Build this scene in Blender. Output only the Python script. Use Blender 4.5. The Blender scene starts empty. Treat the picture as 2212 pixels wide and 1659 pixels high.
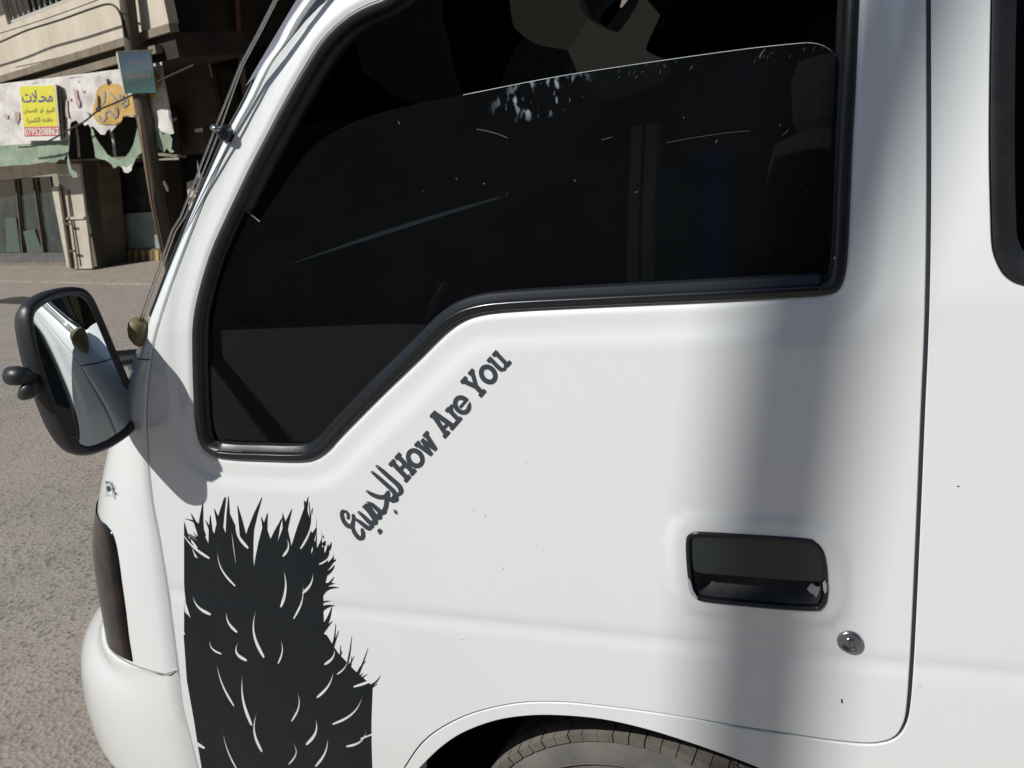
import bpy, math, random
import numpy as np
from mathutils import Vector
from mathutils.geometry import delaunay_2d_cdt, tessellate_polygon
random.seed(3); RNG = np.random.default_rng(3)
SC = bpy.context.scene
COL = SC.collection
W, H, F = 2212.0, 1659.0, 2050.0          # reading frame of the photograph and focal length in the same units
CAMH = 1.6
PITCH, ROLL, YAW = math.radians(15.5), math.radians(7.5), math.radians(24.5)
# ------------------------------------------------------------------ camera
_f = np.array([-math.sin(YAW)*math.cos(PITCH), math.cos(YAW)*math.cos(PITCH), -math.sin(PITCH)])
_r = np.array([math.cos(YAW), math.sin(YAW), 0.0]); _u = np.cross(_r, _f)
CR = math.cos(ROLL)*_r - math.sin(ROLL)*_u
CU = math.sin(ROLL)*_r + math.cos(ROLL)*_u
CO = np.array([0.0, 0.0, CAMH])
cd = bpy.data.cameras.new('camera'); cam = bpy.data.objects.new('camera', cd); COL.objects.link(cam)
cd.sensor_width = 36.0; cd.lens = F/W*36.0; cd.clip_start = 0.02; cd.clip_end = 500
from mathutils import Matrix
cam.matrix_world = Matrix(((CR[0], CU[0], -_f[0], CO[0]), (CR[1], CU[1], -_f[1], CO[1]), (CR[2], CU[2], -_f[2], CO[2]), (0, 0, 0, 1)))
cd.dof.use_dof = True; cd.dof.focus_distance = 1.38; cd.dof.aperture_fstop = cd.lens/1000/0.0019
SC.camera = cam
# ------------------------------------------------------------------ light
SUN_EL, SUN_AZ = math.radians(41), math.radians(40)       # azimuth measured from the van side's normal towards the van's front
TOSUN = Vector((-math.cos(SUN_EL)*math.sin(SUN_AZ), -math.cos(SUN_EL)*math.cos(SUN_AZ), math.sin(SUN_EL)))
wd = bpy.data.worlds.new('World'); SC.world = wd; wd.use_nodes = True
nt = wd.node_tree; bg = nt.nodes['Background']; sky = nt.nodes.new('ShaderNodeTexSky')
sky.sky_type = 'NISHITA'; sky.sun_disc = False; sky.sun_elevation = SUN_EL
sky.sun_rotation = math.atan2(TOSUN.x, TOSUN.y) % (2*math.pi)
sky.dust_density = .5; sky.ozone_density = 2.0
nt.links.new(sky.outputs[0], bg.inputs[0]); bg.inputs[1].default_value = 0.074
sl = bpy.data.lights.new('sun', 'SUN'); sl.energy = 4.35; sl.angle = math.radians(0.53); sl.color = (1.0, 0.97, 0.925)
sun = bpy.data.objects.new('sun', sl); COL.objects.link(sun); sun.rotation_euler = TOSUN.to_track_quat('Z', 'Y').to_euler()
sun.location = (-4, -5, 8)
SC.view_settings.view_transform = 'Standard'; SC.view_settings.look = 'None'
SC.view_settings.exposure = 0.0; SC.view_settings.gamma = 1.0; SC.view_settings.use_curve_mapping = False
SC.render.engine = 'CYCLES'; SC.cycles.max_bounces = 8; SC.cycles.transparent_max_bounces = 16
SC.cycles.use_denoising = True
SC.cycles.caustics_reflective = False; SC.cycles.caustics_refractive = False

# ------------------------------------------------------------------ unprojection helpers
def ray(px, py):
    d = _f*F + CR*(px-W/2) - CU*(py-H/2)
    return d/np.linalg.norm(d)
def on_plane(px, py, p0, n):
    d = ray(px, py); t = ((np.array(p0)-CO)@np.array(n))/(d@np.array(n)); return CO + t*d
Y0 = 1.20
def sbase(x, z):
    x = np.asarray(x, float); z = np.asarray(z, float)
    up = np.clip(z-1.33, 0, None); dn = np.clip(0.62-z, 0, None)
    return Y0 + 0.155*up**1.2 + 0.10*dn**1.6 + 0.010*((z-1.0)/0.5)**2*(np.abs(z-1.0) < 2) - 0.010
def XZ(px, py, off=0.0):
    d = ray(px, py); y = Y0
    for _ in range(12):
        P = CO + d*(y/d[1]); y = float(sbase(P[0], P[2])) + off
    return (P[0], P[2])
def XZl(l): return np.array([XZ(*p) for p in l])

# ------------------------------------------------------------------ materials
def mat(name, col, rough=.6, metal=0, coat=0, spec=.5, bump=None, noise=None):
    m = bpy.data.materials.new(name); m.use_nodes = True; t = m.node_tree; b = t.nodes['Principled BSDF']
    b.inputs['Base Color'].default_value = (*col, 1); b.inputs['Roughness'].default_value = rough
    b.inputs['Metallic'].default_value = metal; b.inputs['Coat Weight'].default_value = coat
    b.inputs['Coat Roughness'].default_value = .03; b.inputs['Specular IOR Level'].default_value = spec
    tc = t.nodes.new('ShaderNodeTexCoord')
    if noise:                                   # (scale, amount, colour2[, stretch xyz])
        mp = t.nodes.new('ShaderNodeMapping'); t.links.new(tc.outputs['Object'], mp.inputs[0])
        if len(noise) > 3: mp.inputs['Scale'].default_value = noise[3]
        n = t.nodes.new('ShaderNodeTexNoise'); n.inputs['Scale'].default_value = noise[0]; n.inputs['Detail'].default_value = 6
        n.inputs['Roughness'].default_value = .65
        t.links.new(mp.outputs[0], n.inputs['Vector'])
        r = t.nodes.new('ShaderNodeMapRange'); r.inputs[1].default_value = .38; r.inputs[2].default_value = .68
        r.inputs[3].default_value = 0; r.inputs[4].default_value = noise[1]
        t.links.new(n.outputs['Fac'], r.inputs[0])
        x = t.nodes.new('ShaderNodeMix'); x.data_type = 'RGBA'
        x.inputs[6].default_value = (*col, 1); x.inputs[7].default_value = (*noise[2], 1)
        t.links.new(r.outputs[0], x.inputs[0]); t.links.new(x.outputs[2], b.inputs['Base Color'])
    if bump:
        n2 = t.nodes.new('ShaderNodeTexNoise'); n2.inputs['Scale'].default_value = bump[0]; n2.inputs['Detail'].default_value = 4
        t.links.new(tc.outputs['Object'], n2.inputs['Vector'])
        bp = t.nodes.new('ShaderNodeBump'); bp.inputs['Strength'].default_value = bump[1]; bp.inputs['Distance'].default_value = bump[2]
        t.links.new(n2.outputs['Fac'], bp.inputs['Height']); t.links.new(bp.outputs[0], b.inputs['Normal'])
    return m
def glass(name, tint, ior=1.5, smudge=None, rough=0.0):
    m = bpy.data.materials.new(name); m.use_nodes = True; t = m.node_tree; t.nodes.clear()
    o = t.nodes.new('ShaderNodeOutputMaterial'); tr = t.nodes.new('ShaderNodeBsdfTransparent'); tr.inputs[0].default_value = (*tint, 1)
    gl = t.nodes.new('ShaderNodeBsdfGlossy'); gl.inputs['Roughness'].default_value = rough
    fr = t.nodes.new('ShaderNodeFresnel'); fr.inputs[0].default_value = ior
    mx = t.nodes.new('ShaderNodeMixShader'); t.links.new(fr.outputs[0], mx.inputs[0]); t.links.new(tr.outputs[0], mx.inputs[1]); t.links.new(gl.outputs[0], mx.inputs[2])
    out = mx
    if smudge:
        tc = t.nodes.new('ShaderNodeTexCoord')
        def rangen(src, a, b_, c, d_):
            r = t.nodes.new('ShaderNodeMapRange'); r.inputs[1].default_value = a; r.inputs[2].default_value = b_
            r.inputs[3].default_value = c; r.inputs[4].default_value = d_; t.links.new(src, r.inputs[0]); return r.outputs[0]
        def mul(a, b_):
            q = t.nodes.new('ShaderNodeMath'); q.operation = 'MULTIPLY'; t.links.new(a, q.inputs[0]); t.links.new(b_, q.inputs[1]); return q.outputs[0]
        def add(a, b_):
            q = t.nodes.new('ShaderNodeMath'); q.operation = 'ADD'; q.use_clamp = True; t.links.new(a, q.inputs[0]); t.links.new(b_, q.inputs[1]); return q.outputs[0]
        # dried smear: elliptical patch broken by a stretched noise
        cx, cz, rx, rz = smudge
        mp = t.nodes.new('ShaderNodeMapping'); mp.vector_type = 'TEXTURE'
        mp.inputs['Location'].default_value = (cx, 0, cz); mp.inputs['Scale'].default_value = (rx, 100, rz)
        mp.inputs['Rotation'].default_value = (0, math.radians(-7), 0)
        t.links.new(tc.outputs['Object'], mp.inputs[0])
        g = t.nodes.new('ShaderNodeVectorMath'); g.operation = 'LENGTH'; t.links.new(mp.outputs[0], g.inputs[0])
        patch = rangen(g.outputs['Value'], .55, 1.0, 1, 0)
        m2 = t.nodes.new('ShaderNodeMapping'); m2.inputs['Scale'].default_value = (1.6, 1, .7); t.links.new(tc.outputs['Object'], m2.inputs[0])
        n = t.nodes.new('ShaderNodeTexNoise'); n.inputs['Scale'].default_value = 75; n.inputs['Detail'].default_value = 5; t.links.new(m2.outputs[0], n.inputs[0])
        streak = rangen(n.outputs['Fac'], .54, .72, 0, .55)
        a = mul(patch, streak)
        # dust specks, and a faint film whose blue stands in for reflected sky
        v = t.nodes.new('ShaderNodeTexVoronoi'); v.inputs['Scale'].default_value = 42; t.links.new(tc.outputs['Object'], v.inputs['Vector'])
        sp = rangen(v.outputs['Distance'], .03, .05, .35, 0)
        n3 = t.nodes.new('ShaderNodeTexNoise'); n3.inputs['Scale'].default_value = 14; t.links.new(tc.outputs['Object'], n3.inputs[0])
        sp = mul(sp, rangen(n3.outputs['Fac'], .55, .65, 0, 1))
        film = rangen(n3.outputs['Fac'], .30, .80, .0045, .0065)
        fac = add(add(a, sp), film)
        df = t.nodes.new('ShaderNodeBsdfDiffuse'); df.inputs[0].default_value = (.50, .60, .70, 1)
        m3 = t.nodes.new('ShaderNodeMixShader'); t.links.new(fac, m3.inputs[0]); t.links.new(mx.outputs[0], m3.inputs[1]); t.links.new(df.outputs[0], m3.inputs[2]); out = m3
    t.links.new(out.outputs[0], o.inputs[0]); return m

PAINT = mat('white_paint', (.79, .82, .815), .35, 0, 1.0, .5, noise=(2.2, .35, (.745, .775, .77)), bump=(260, .012, .0004))
BLACKR = mat('black_rubber', (.012, .013, .014), .38, noise=(40, .5, (.03, .03, .031)))
TRIM = mat('black_trim', (.014, .016, .018), .22, bump=(300, .05, .0005))
HOUS = mat('mirror_plastic', (.022, .024, .026), .42, bump=(420, .25, .0006))
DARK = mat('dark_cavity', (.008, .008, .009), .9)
VINYL = mat('black_vinyl', (.0055, .009, .012), .45, noise=(18, .4, (.012, .016, .020)), spec=.35)
VINYLG = mat('charcoal_vinyl', (.040, .048, .064), .45, noise=(30, .4, (.05, .055, .062)))
CHROME = mat('worn_chrome', (.62, .60, .56), .22, 1, noise=(60, .5, (.4, .38, .35)))
MIRROR = mat('mirror_glass', (.86, .90, .90), .0, 1)
RUBBER = mat('tyre_rubber', (.085, .082, .074), .85, noise=(14, .7, (.15, .14, .125)), bump=(120, .4, .002))
LAMP = mat('smoked_lens', (.010, .010, .012), .16, 0, .08, .12, noise=(16, .7, (.05, .032, .026)))  # brown noise paints in the shading inside the lens
BEIGE = mat('beige_trim_and_light', (.15, .135, .115), .7)
SEAT = mat('seat_cloth', (.014, .014, .017), .9, bump=(200, .3, .002))
STEELG = mat('steel_rim', (.45, .45, .44), .45, .6, noise=(10, .5, (.2, .17, .14)))
GREYP = mat('grey_patch', (.50, .53, .56), .55, noise=(90, .5, (.35, .38, .41)))
OLIVE = mat('olive_rubber', (.19, .16, .07), .6, noise=(60, .6, (.05, .045, .03)))

# ------------------------------------------------------------------ object helpers
def link(o, parent=None, label=None, cat=None, group=None, kind=None):
    COL.objects.link(o)
    if parent is not None: o.parent = parent
    for k, v in (('label', label), ('category', cat), ('group', group), ('kind', kind)):
        if v: o[k] = v
    return o
def empty(name, loc, label, cat, group=None):
    o = bpy.data.objects.new(name, None); o.empty_display_size = .1; o.location = loc
    return link(o, None, label, cat, group)
def mk(name, V, Fc, m, parent=None, smooth=False, normals=None, mi=None, **kw):
    V = [tuple(map(float, v)) for v in V]
    if parent is not None:
        pl = parent_world(parent); V = [(a-pl[0], b-pl[1], c-pl[2]) for a, b, c in V]
    me = bpy.data.meshes.new(name); me.from_pydata(V, [], [tuple(int(i) for i in f) for f in Fc])
    for q in (m if isinstance(m, (list, tuple)) else [m]): me.materials.append(q)
    if mi is not None: me.polygons.foreach_set('material_index', mi)
    if smooth: me.polygons.foreach_set('use_smooth', [True]*len(me.polygons))
    me.update()
    if normals is not None: me.normals_split_custom_set_from_vertices([tuple(map(float, n)) for n in normals])
    return link(bpy.data.objects.new(name, me), parent, **kw)
def parent_world(p):
    v = np.zeros(3)
    while p is not None: v += np.array(p.location); p = p.parent
    return v
def box(name, c, s, m, parent=None, bev=0.0, rz=0.0, **kw):
    import bmesh
    bm = bmesh.new(); bmesh.ops.create_cube(bm, size=1)
    for v in bm.verts: v.co = Vector((v.co.x*s[0], v.co.y*s[1], v.co.z*s[2]))
    if bev: bmesh.ops.bevel(bm, geom=list(bm.edges), offset=bev, segments=2, affect='EDGES', profile=.6)
    R_ = Matrix.Rotation(rz, 3, 'Z')
    V = [R_ @ v.co + Vector(c) for v in bm.verts]; bm.verts.index_update(); Fc = [[v.index for v in f.verts] for f in bm.faces]; bm.free()
    return mk(name, V, Fc, m, parent, **kw)
def tube(name, pts, r, m, parent=None, n=10, cap=True, **kw):
    P = [Vector(p) for p in pts]; rr = r if isinstance(r, (list, tuple)) else [r]*len(P); V = []; Fc = []
    for i, p in enumerate(P):
        t = (P[min(i+1, len(P)-1)]-P[max(i-1, 0)]).normalized()
        a = t.orthogonal().normalized() if i == 0 else (a - t*a.dot(t)).normalized()
        b = t.cross(a)
        for k in range(n):
            q = 2*math.pi*k/n; V.append(p+(a*math.cos(q)+b*math.sin(q))*rr[i])
    for i in range(len(P)-1):
        for k in range(n): Fc.append((i*n+k, i*n+(k+1) % n, (i+1)*n+(k+1) % n, (i+1)*n+k))
    if cap: Fc.append(tuple(range(n))[::-1]); Fc.append(tuple((len(P)-1)*n+k for k in range(n)))
    return mk(name, V, Fc, m, parent, smooth=True, **kw)
def prism(name, pts, vec, m, parent=None, **kw):
    """a closed plate: polygon pts (3-D, planar) pushed back by vec"""
    P = [Vector(p) for p in pts]; n = len(P); v = Vector(vec)
    tri = tessellate_polygon([P]); V = P+[p+v for p in P]
    nn = Vector((0, 0, 0))
    for i in range(n): nn += P[i].cross(P[(i+1) % n])
    Fc = []
    for t in tri:
        a, b, c = t; nrm = (P[b]-P[a]).cross(P[c]-P[a])
        if nrm.dot(-v) < 0: a, b, c = c, b, a
        Fc.append((a, b, c)); Fc.append((a+n, c+n, b+n))
    flip = nn.dot(-v) < 0
    for i in range(n):
        j = (i+1) % n; q = (i, i+n, j+n, j); Fc.append(q[::-1] if flip else q)
    return mk(name, V, Fc, m, parent, **kw)

def inside(P, poly):
    P = np.asarray(P); x, y = P[:, 0], P[:, 1]; r = np.zeros(len(P), bool); n = len(poly); j = n-1
    for i in range(n):
        xi, yi = poly[i]; xj, yj = poly[j]
        if yi != yj:
            c = ((yi > y) != (yj > y)) & (x < (xj-xi)*(y-yi)/(yj-yi)+xi); r ^= c
        j = i
    return r
def dist(P, poly, closed=True):
    P = np.asarray(P, float); d = np.full(len(P), 1e9); n = len(poly)
    for i in range(n if closed else n-1):
        a = poly[i]; b = poly[(i+1) % n]; ab = b-a; L = ab@ab
        if L < 1e-14: continue
        t = np.clip(((P-a)@ab)/L, 0, 1); q = P-(a+t[:, None]*ab); d = np.minimum(d, np.hypot(q[:, 0], q[:, 1]))
    return d
def smoothpoly(pts, it=2, closed=True, keep=()):
    P = np.array(pts, float)
    for _ in range(it):
        Q = []; n = len(P)
        rng = range(n) if closed else range(n-1)
        if not closed: Q.append(P[0])
        for i in rng:
            a, b = P[i], P[(i+1) % n]; Q += [a*.75+b*.25, a*.25+b*.75]
        if not closed: Q.append(P[-1])
        P = np.array(Q)
    return P
def resample(P, step, closed=True):
    P = np.asarray(P, float); Q = np.vstack([P, P[:1]]) if closed else P; out = []
    for a, b in zip(Q[:-1], Q[1:]):
        L = np.linalg.norm(b-a); k = max(1, int(math.ceil(L/step)))
        for i in range(k): out.append(a+(b-a)*i/k)
    if not closed: out.append(Q[-1])
    out = np.array(out); keepi = [0]
    for i in range(1, len(out)):
        if np.linalg.norm(out[i]-out[keepi[-1]]) > step*.35: keepi.append(i)
    if closed and len(keepi) > 3 and np.linalg.norm(out[keepi[-1]]-out[0]) < step*.35: keepi.pop()
    return out[keepi]
def catmull(P, k=6, closed=False):
    P = [np.array(p, float) for p in P]; n = len(P); out = []
    for i in range(n if closed else n-1):
        p0 = P[i-1] if (closed or i > 0) else 2*P[0]-P[1]
        p1 = P[i]; p2 = P[(i+1) % n]; p3 = P[(i+2) % n] if (closed or i+2 < n) else 2*P[-1]-P[-2]
        for j in range(k):
            t = j/k; out.append(.5*((2*p1)+(-p0+p2)*t+(2*p0-5*p1+4*p2-p3)*t*t+(-p0+3*p1-3*p2+p3)*t**3))
    if not closed: out.append(P[-1])
    return np.array(out)
def area(P): return .5*np.sum(P[:, 0]*np.roll(P[:, 1], -1)-np.roll(P[:, 0], -1)*P[:, 1])
def offset(P, d):
    """grow a closed XZ polygon outwards by d"""
    s = 1 if area(P) > 0 else -1
    t = np.roll(P, -1, 0)-np.roll(P, 1, 0); t /= np.linalg.norm(t, axis=1)[:, None]+1e-12
    return P+s*d*np.stack([t[:, 1], -t[:, 0]], 1)

# ------------------------------------------------------------------ outlines read from the photograph, on the van's side surface
WIN = [(412,700),(411,760),(413,850),(418,925),(427,960),(442,980),(470,990),(560,996),(640,998),(676,992),(704,975),(735,940),(820,855),(900,778),(955,722),(990,697),(1030,682),(1100,674),(1300,664),(1500,655),(1700,645),(1785,640),(1810,630),(1822,605),(1829,560),(1834,450),(1840,300),(1846,200),(1854,0)]
WINL = [(418,660),(433,600),(452,540),(480,478),(511,412),(541,350),(578,280),(612,215),(656,138),(690,84),(735,40),(780,12),(835,-8)]
w1 = XZl(WIN); w2 = XZl(WINL)
zt = 1.875
winxz = np.vstack([w1, [[w1[-1][0]+.006, 1.78], [w1[-1][0]-.002, 1.84], [w1[-1][0]-.05, zt]],
                   [[-.45, zt], [w2[-1][0]+.16, w2[-1][1]+.068], [w2[-1][0]+.065, w2[-1][1]+.036]], w2[::-1]])
winxz = resample(smoothpoly(winxz, 1), .008)
GAPR = [(1998,0),(1999,408),(1995,678),(1986,900),(1978,1100),(1970,1288),(1965,1393),(1961,1460),(1955,1534),(1947,1566),(1931,1589),(1904,1600),(1865,1603),(1785,1595),(1706,1583),(1619,1570),(1435,1540),(1297,1522),(1205,1514),(1113,1517),(1021,1538),(952,1570),(906,1607),(870,1659)]
g = XZl(GAPR); g = catmull(g, 4)
gl_ = g[-1]; g = np.vstack([g, [[gl_[0]-.02, gl_[1]-.05], [gl_[0]-.03, gl_[1]-.09]]])
SEAM = [(430,1659),(415,1599),(397,1526),(390,1463),(382,1397),(368,1290),(349,1169),(333,1084),(323,982),(319,896),(323,835),(329,781),(337,736),(375,612),(427,474),(464,386),(510,286),(550,214),(587,140),(623,91)]
sm = catmull(XZl(SEAM), 4)
DTOP = XZl([(658,47),(690,14),(709,0)])
s0 = sm[0]; sd = (sm[0]-sm[4])/np.linalg.norm(sm[0]-sm[4])
dd = DTOP[-1]
front_edge = np.vstack([[[s0[0]+sd[0]*.06, s0[1]-.09]], sm, DTOP, [[dd[0]+.05, dd[1]+.045], [dd[0]+.11, dd[1]+.085], [dd[0]+.2, 1.925], [dd[0]+.32, 1.945]]])
gt = g[0]
door_out = np.vstack([front_edge, [[gt[0]-.08, 1.95], [gt[0]-.02, 1.94], [gt[0]-.002, 1.91]], g])
GAP = .0052
HANDLE = [(245,330),(262,285),(320,258),(420,256),(860,282),(1300,312),(1385,345),(1440,400),(1468,480),(1485,600),(1490,780),(1478,870),(1440,925),(1380,945),(1100,935),(700,900),(420,868),(345,845),(292,790),(262,660),(245,450)]
HANDLE = [(1423.2+.2451*a, 1084.3+.2451*b) for a, b in HANDLE]
hxz = resample(catmull(XZl(HANDLE), 3, True), .004)
hc = hxz.mean(0)
WINF = resample(smoothpoly(winxz, 2), .004)
CRZ = float(np.mean([XZ(760,1312)[1], XZ(1700,1415)[1], XZ(2212,1472)[1]]))
def S(x, z, feats=True):
    x = np.atleast_1d(np.asarray(x, float)); z = np.atleast_1d(np.asarray(z, float)); y = sbase(x, z)
    if not feats: return y
    P = np.stack([x, z], 1)
    dz = (z-CRZ)/.013; y = y + .0016*np.exp(-dz**2)
    m = (x < .12)
    if m.any():
        d = dist(P[m], WINF); t = np.clip((d-.024)/.036, 0, 1); t = t*t*t*(t*(6*t-15)+10)
        t2 = np.clip((.010-d)/.010, 0, 1); y[m] += .0038*(1-t) + .0028*t2*t2*(3-2*t2)*.5+.0014*t2*t2
    m = (np.hypot(x-hc[0], z-hc[1]) < .25)
    if m.any():
        d = dist(P[m], hxz[::2]); t = np.clip((d-.012)/.022, 0, 1); t = t*t*(3-2*t); y[m] -= .0032*(1-t)
    d = ARCHD(P); t = np.clip((d)/.05, 0, 1); y -= .0
    return y
def ARCHD(P): return np.zeros(len(P))
def SN(x, z):
    e = .0006; dx = (S(x+e, z)-S(x-e, z))/(2*e); dz = (S(x, z+e)-S(x, z-e))/(2*e)
    n = np.stack([dx, -np.ones_like(dx), dz], 1); return n/np.linalg.norm(n, axis=1)[:, None]

def cdt_region(loops, holes, step, extra=None):
    """triangulate: inside any of loops and outside every hole, with interior grid points"""
    allp = [np.asarray(l) for l in loops]+[np.asarray(h) for h in holes]
    V = np.vstack(allp); E = []; k = 0
    for l in allp:
        n = len(l); E += [(k+i, k+(i+1) % n) for i in range(n)]; k += n
    if step:
        lo, hi = V.min(0), V.max(0)
        gx, gz = np.meshgrid(np.arange(lo[0]+step/2, hi[0], step), np.arange(lo[1]+step/2, hi[1], step))
        gx = gx + (np.arange(gx.shape[0]) % 2)[:, None]*step/2
        G = np.stack([gx.ravel(), gz.ravel()], 1)
        ok = np.zeros(len(G), bool)
        for l in loops: ok |= inside(G, l)
        for h in holes: ok &= ~inside(G, h)
        G = G[ok]
        if len(G):
            for l in allp+list(extra or []): G = G[dist(G, l) > step*.45] if len(G) else G
        V = np.vstack([V, G]) if len(G) else V
    for l in (extra or []): V = np.vstack([V, l])
    vo, eo, fo, *_ = delaunay_2d_cdt([Vector((float(a), float(b))) for a, b in V], E, [], 0, 1e-7)
    vo = np.array([(v.x, v.y) for v in vo]); fo = np.array([f for f in fo if len(f) == 3])
    c = vo[fo].mean(1); ok = np.zeros(len(c), bool)
    for l in loops: ok |= inside(c, l)
    for h in holes: ok &= ~inside(c, h)
    fo = fo[ok]
    a, b, d = vo[fo[:, 0]], vo[fo[:, 1]], vo[fo[:, 2]]
    cr = (b[:, 0]-a[:, 0])*(d[:, 1]-a[:, 1])-(b[:, 1]-a[:, 1])*(d[:, 0]-a[:, 0])
    fo[cr < 0] = fo[cr < 0][:, ::-1]                    # counter-clockwise in XZ faces -Y
    used = np.unique(fo); mp = -np.ones(len(vo), int); mp[used] = np.arange(len(used))
    return vo[used], mp[fo]
def panel(name, outer, holes, m, parent, step=.012, off=0.0, depth=.02, bev=.0014, surf=None, edge_mat=None, extra=None, **kw):
    sf = surf or S
    A, Fc = cdt_region([outer], holes, step, extra)
    y = sf(A[:, 0], A[:, 1])+off
    if surf is None: N = SN(A[:, 0], A[:, 1])
    else:
        e = .001; dx = (sf(A[:, 0]+e, A[:, 1])-sf(A[:, 0]-e, A[:, 1]))/(2*e); dz = (sf(A[:, 0], A[:, 1]+e)-sf(A[:, 0], A[:, 1]-e))/(2*e)
        N = np.stack([dx, -np.ones_like(dx), dz], 1); N /= np.linalg.norm(N, axis=1)[:, None]
    V = [np.stack([A[:, 0], y, A[:, 1]], 1)]; NN = [N]; Fs = [tuple(f) for f in Fc]; mi = [0]*len(Fs); k = len(A)
    for li, l in enumerate([outer]+list(holes)):
        l = np.asarray(l); ar = area(l); yl = sf(l[:, 0], l[:, 1])+off
        t = np.roll(l, -1, 0)-np.roll(l, 1, 0); t /= np.linalg.norm(t, axis=1)[:, None]+1e-12
        o = np.stack([t[:, 1], -t[:, 0]], 1)*(1 if ar > 0 else -1)
        if li > 0: o = -o                                # away from the metal
        n0 = np.stack([0*yl, -1+0*yl, 0*yl], 1); no = np.stack([o[:, 0], 0*yl, o[:, 1]], 1)
        rows = []
        for dd_, dy, w in ((0, 0, 0), (.3*bev, .08*bev, .3), (.75*bev, .4*bev, .7), (bev, bev, 1), (bev, depth, 1)):
            q = l+o*dd_; rows.append(np.stack([q[:, 0], yl+dy, q[:, 1]], 1)); nn = n0*(1-w)+no*w; NN.append(nn/np.linalg.norm(nn, axis=1)[:, None])
        V += rows; n = len(l)
        for r_ in range(len(rows)-1):
            for i in range(n):
                j = (i+1) % n; a, b = k+r_*n+i, k+r_*n+j; c, d = a+n, b+n
                f = (a, c, d, b) if (ar > 0) == (li == 0) else (a, b, d, c)
                Fs.append(f); mi.append(0 if edge_mat is None or r_ < 3 else 1)
        k += n*len(rows)
    return mk(name, np.vstack(V), Fs, m if edge_mat is None else [m, edge_mat], parent, smooth=True, normals=np.vstack(NN), mi=mi, **kw)
def decal(name, loops, holes, m, parent, off=-.0006, step=.02, **kw):
    """vinyl laid on the side surface, half a millimetre proud, with a cut edge"""
    A, Fc = cdt_region(loops, holes, step); y = S(A[:, 0], A[:, 1])+off; N = SN(A[:, 0], A[:, 1])
    return mk(name, np.stack([A[:, 0], y, A[:, 1]], 1), Fc, m, parent, smooth=True, normals=N, **kw)
def stroke(pts, w, cap=6):
    """thick line (pixel space) -> polygon; w one width or a list"""
    P = np.array(pts, float); n = len(P); w = np.array(w if isinstance(w, (list, tuple)) else [w]*n, float)/2
    t = np.gradient(P, axis=0); t /= np.linalg.norm(t, axis=1)[:, None]; nn = np.stack([-t[:, 1], t[:, 0]], 1)
    L = P+nn*w[:, None]; R_ = P-nn*w[:, None]; out = list(L)
    a0 = math.atan2(nn[-1][1], nn[-1][0])
    for k in range(1, cap): q = a0-math.pi*k/cap; out.append(P[-1]+w[-1]*np.array([math.cos(q), math.sin(q)]))
    out += list(R_[::-1]); a0 = math.atan2(-nn[0][1], -nn[0][0])
    for k in range(1, cap): q = a0-math.pi*k/cap; out.append(P[0]+w[0]*np.array([math.cos(q), math.sin(q)]))
    return np.array(out)
def pxz(poly): return np.array([XZ(a, b) for a, b in poly])
#print('CRZ', CRZ, 'win z', winxz[:,1].min(), winxz[:,1].max(), 'sill', XZ(1300,664), 'seam', front_edge[0], DTOP)

# ================================================================== THE VAN
van = empty('van', (-.4, 2.0, 0), 'white glossy van with dark windows and black vinyl decals on its front door', 'van')
ZR = 1.965                                    # bottom of the roof
door = panel('front_door', door_out, [winxz, hxz], PAINT, van, step=.011, depth=.028, extra=[resample(offset(winxz, k_), .008) for k_ in (.0028, .0056, .0085, .012)], label='white front door with curved bottom edge over the wheel arch')
# ---- rear body side: everything behind and below the door gap, one continuous pressing
gq = resample(door_out, .012); _w = np.where(gq[:, 0] > -.30, np.interp(gq[:, 1], [.60, .80], [.0048, .0076]), .0048); gq = offset(gq, 0)+(offset(gq, 1)-gq)*_w[:, None]
i0 = int(np.argmin(np.hypot(*(gq-np.array([gt[0], 1.90])).T)))
i1 = int(np.argmin(np.hypot(*(gq-g[-1]).T)))
if i1 > i0: gpath = gq[i0:i1+1]
else: gpath = np.vstack([gq[i0:], gq[:i1+1]])
if len(gpath) > len(gq)*.62: gpath = np.vstack([gq[i1:], gq[:i0+1]])[::-1] if i1 > i0 else gq[i1:i0+1][::-1]
LIP = [(904,1659),(948,1616),(998,1582),(1067,1556),(1136,1545),(1205,1544),(1297,1552),(1389,1572),(1481,1600),(1573,1632),(1628,1653),(1652,1664)]
lip = catmull(XZl(LIP), 4)
le, lr = lip[0], lip[-1]
lip = np.vstack([[[le[0]-.035, .40], [le[0]-.020, .46]], lip, [[lr[0]+.030, lr[1]-.05], [lr[0]+.055, .44], [lr[0]+.06, .40]]])
ge = gpath[-1]
rear_out = np.vstack([[[3.2, ZR], [gt[0]+.006, ZR]], gpath, [[ge[0]-.004, .38], [lip[0][0]-.002, .38]], lip, [[lip[-1][0]+.002, .30], [1.78, .30], [1.80, .45], [1.88, .58], [2.02, .67], [2.18, .70], [2.34, .67], [2.48, .58], [2.56, .45], [2.58, .32], [3.2, .36]]])
WR = [(2138,0),(2135,163),(2134,327),(2137,469),(2140,531),(2148,563),(2166,596),(2195,617),(2230,624),(2300,622)]
wr = catmull(XZl(WR), 4); zb = wr[-1][1]
wr = wr[:-4]
def rrect(x0, x1, z0, z1, r=.05, n=5):
    out = []
    for cx, cz, a in ((x1-r, z1-r, 0), (x0+r, z1-r, 90), (x0+r, z0+r, 180), (x1-r, z0+r, 270)):
        for k in range(n+1): q = math.radians(a+90*k/n); out.append((cx+r*math.cos(q), cz+r*math.sin(q)))
    return np.array(out)
zb = wr[-1][1]
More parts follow.
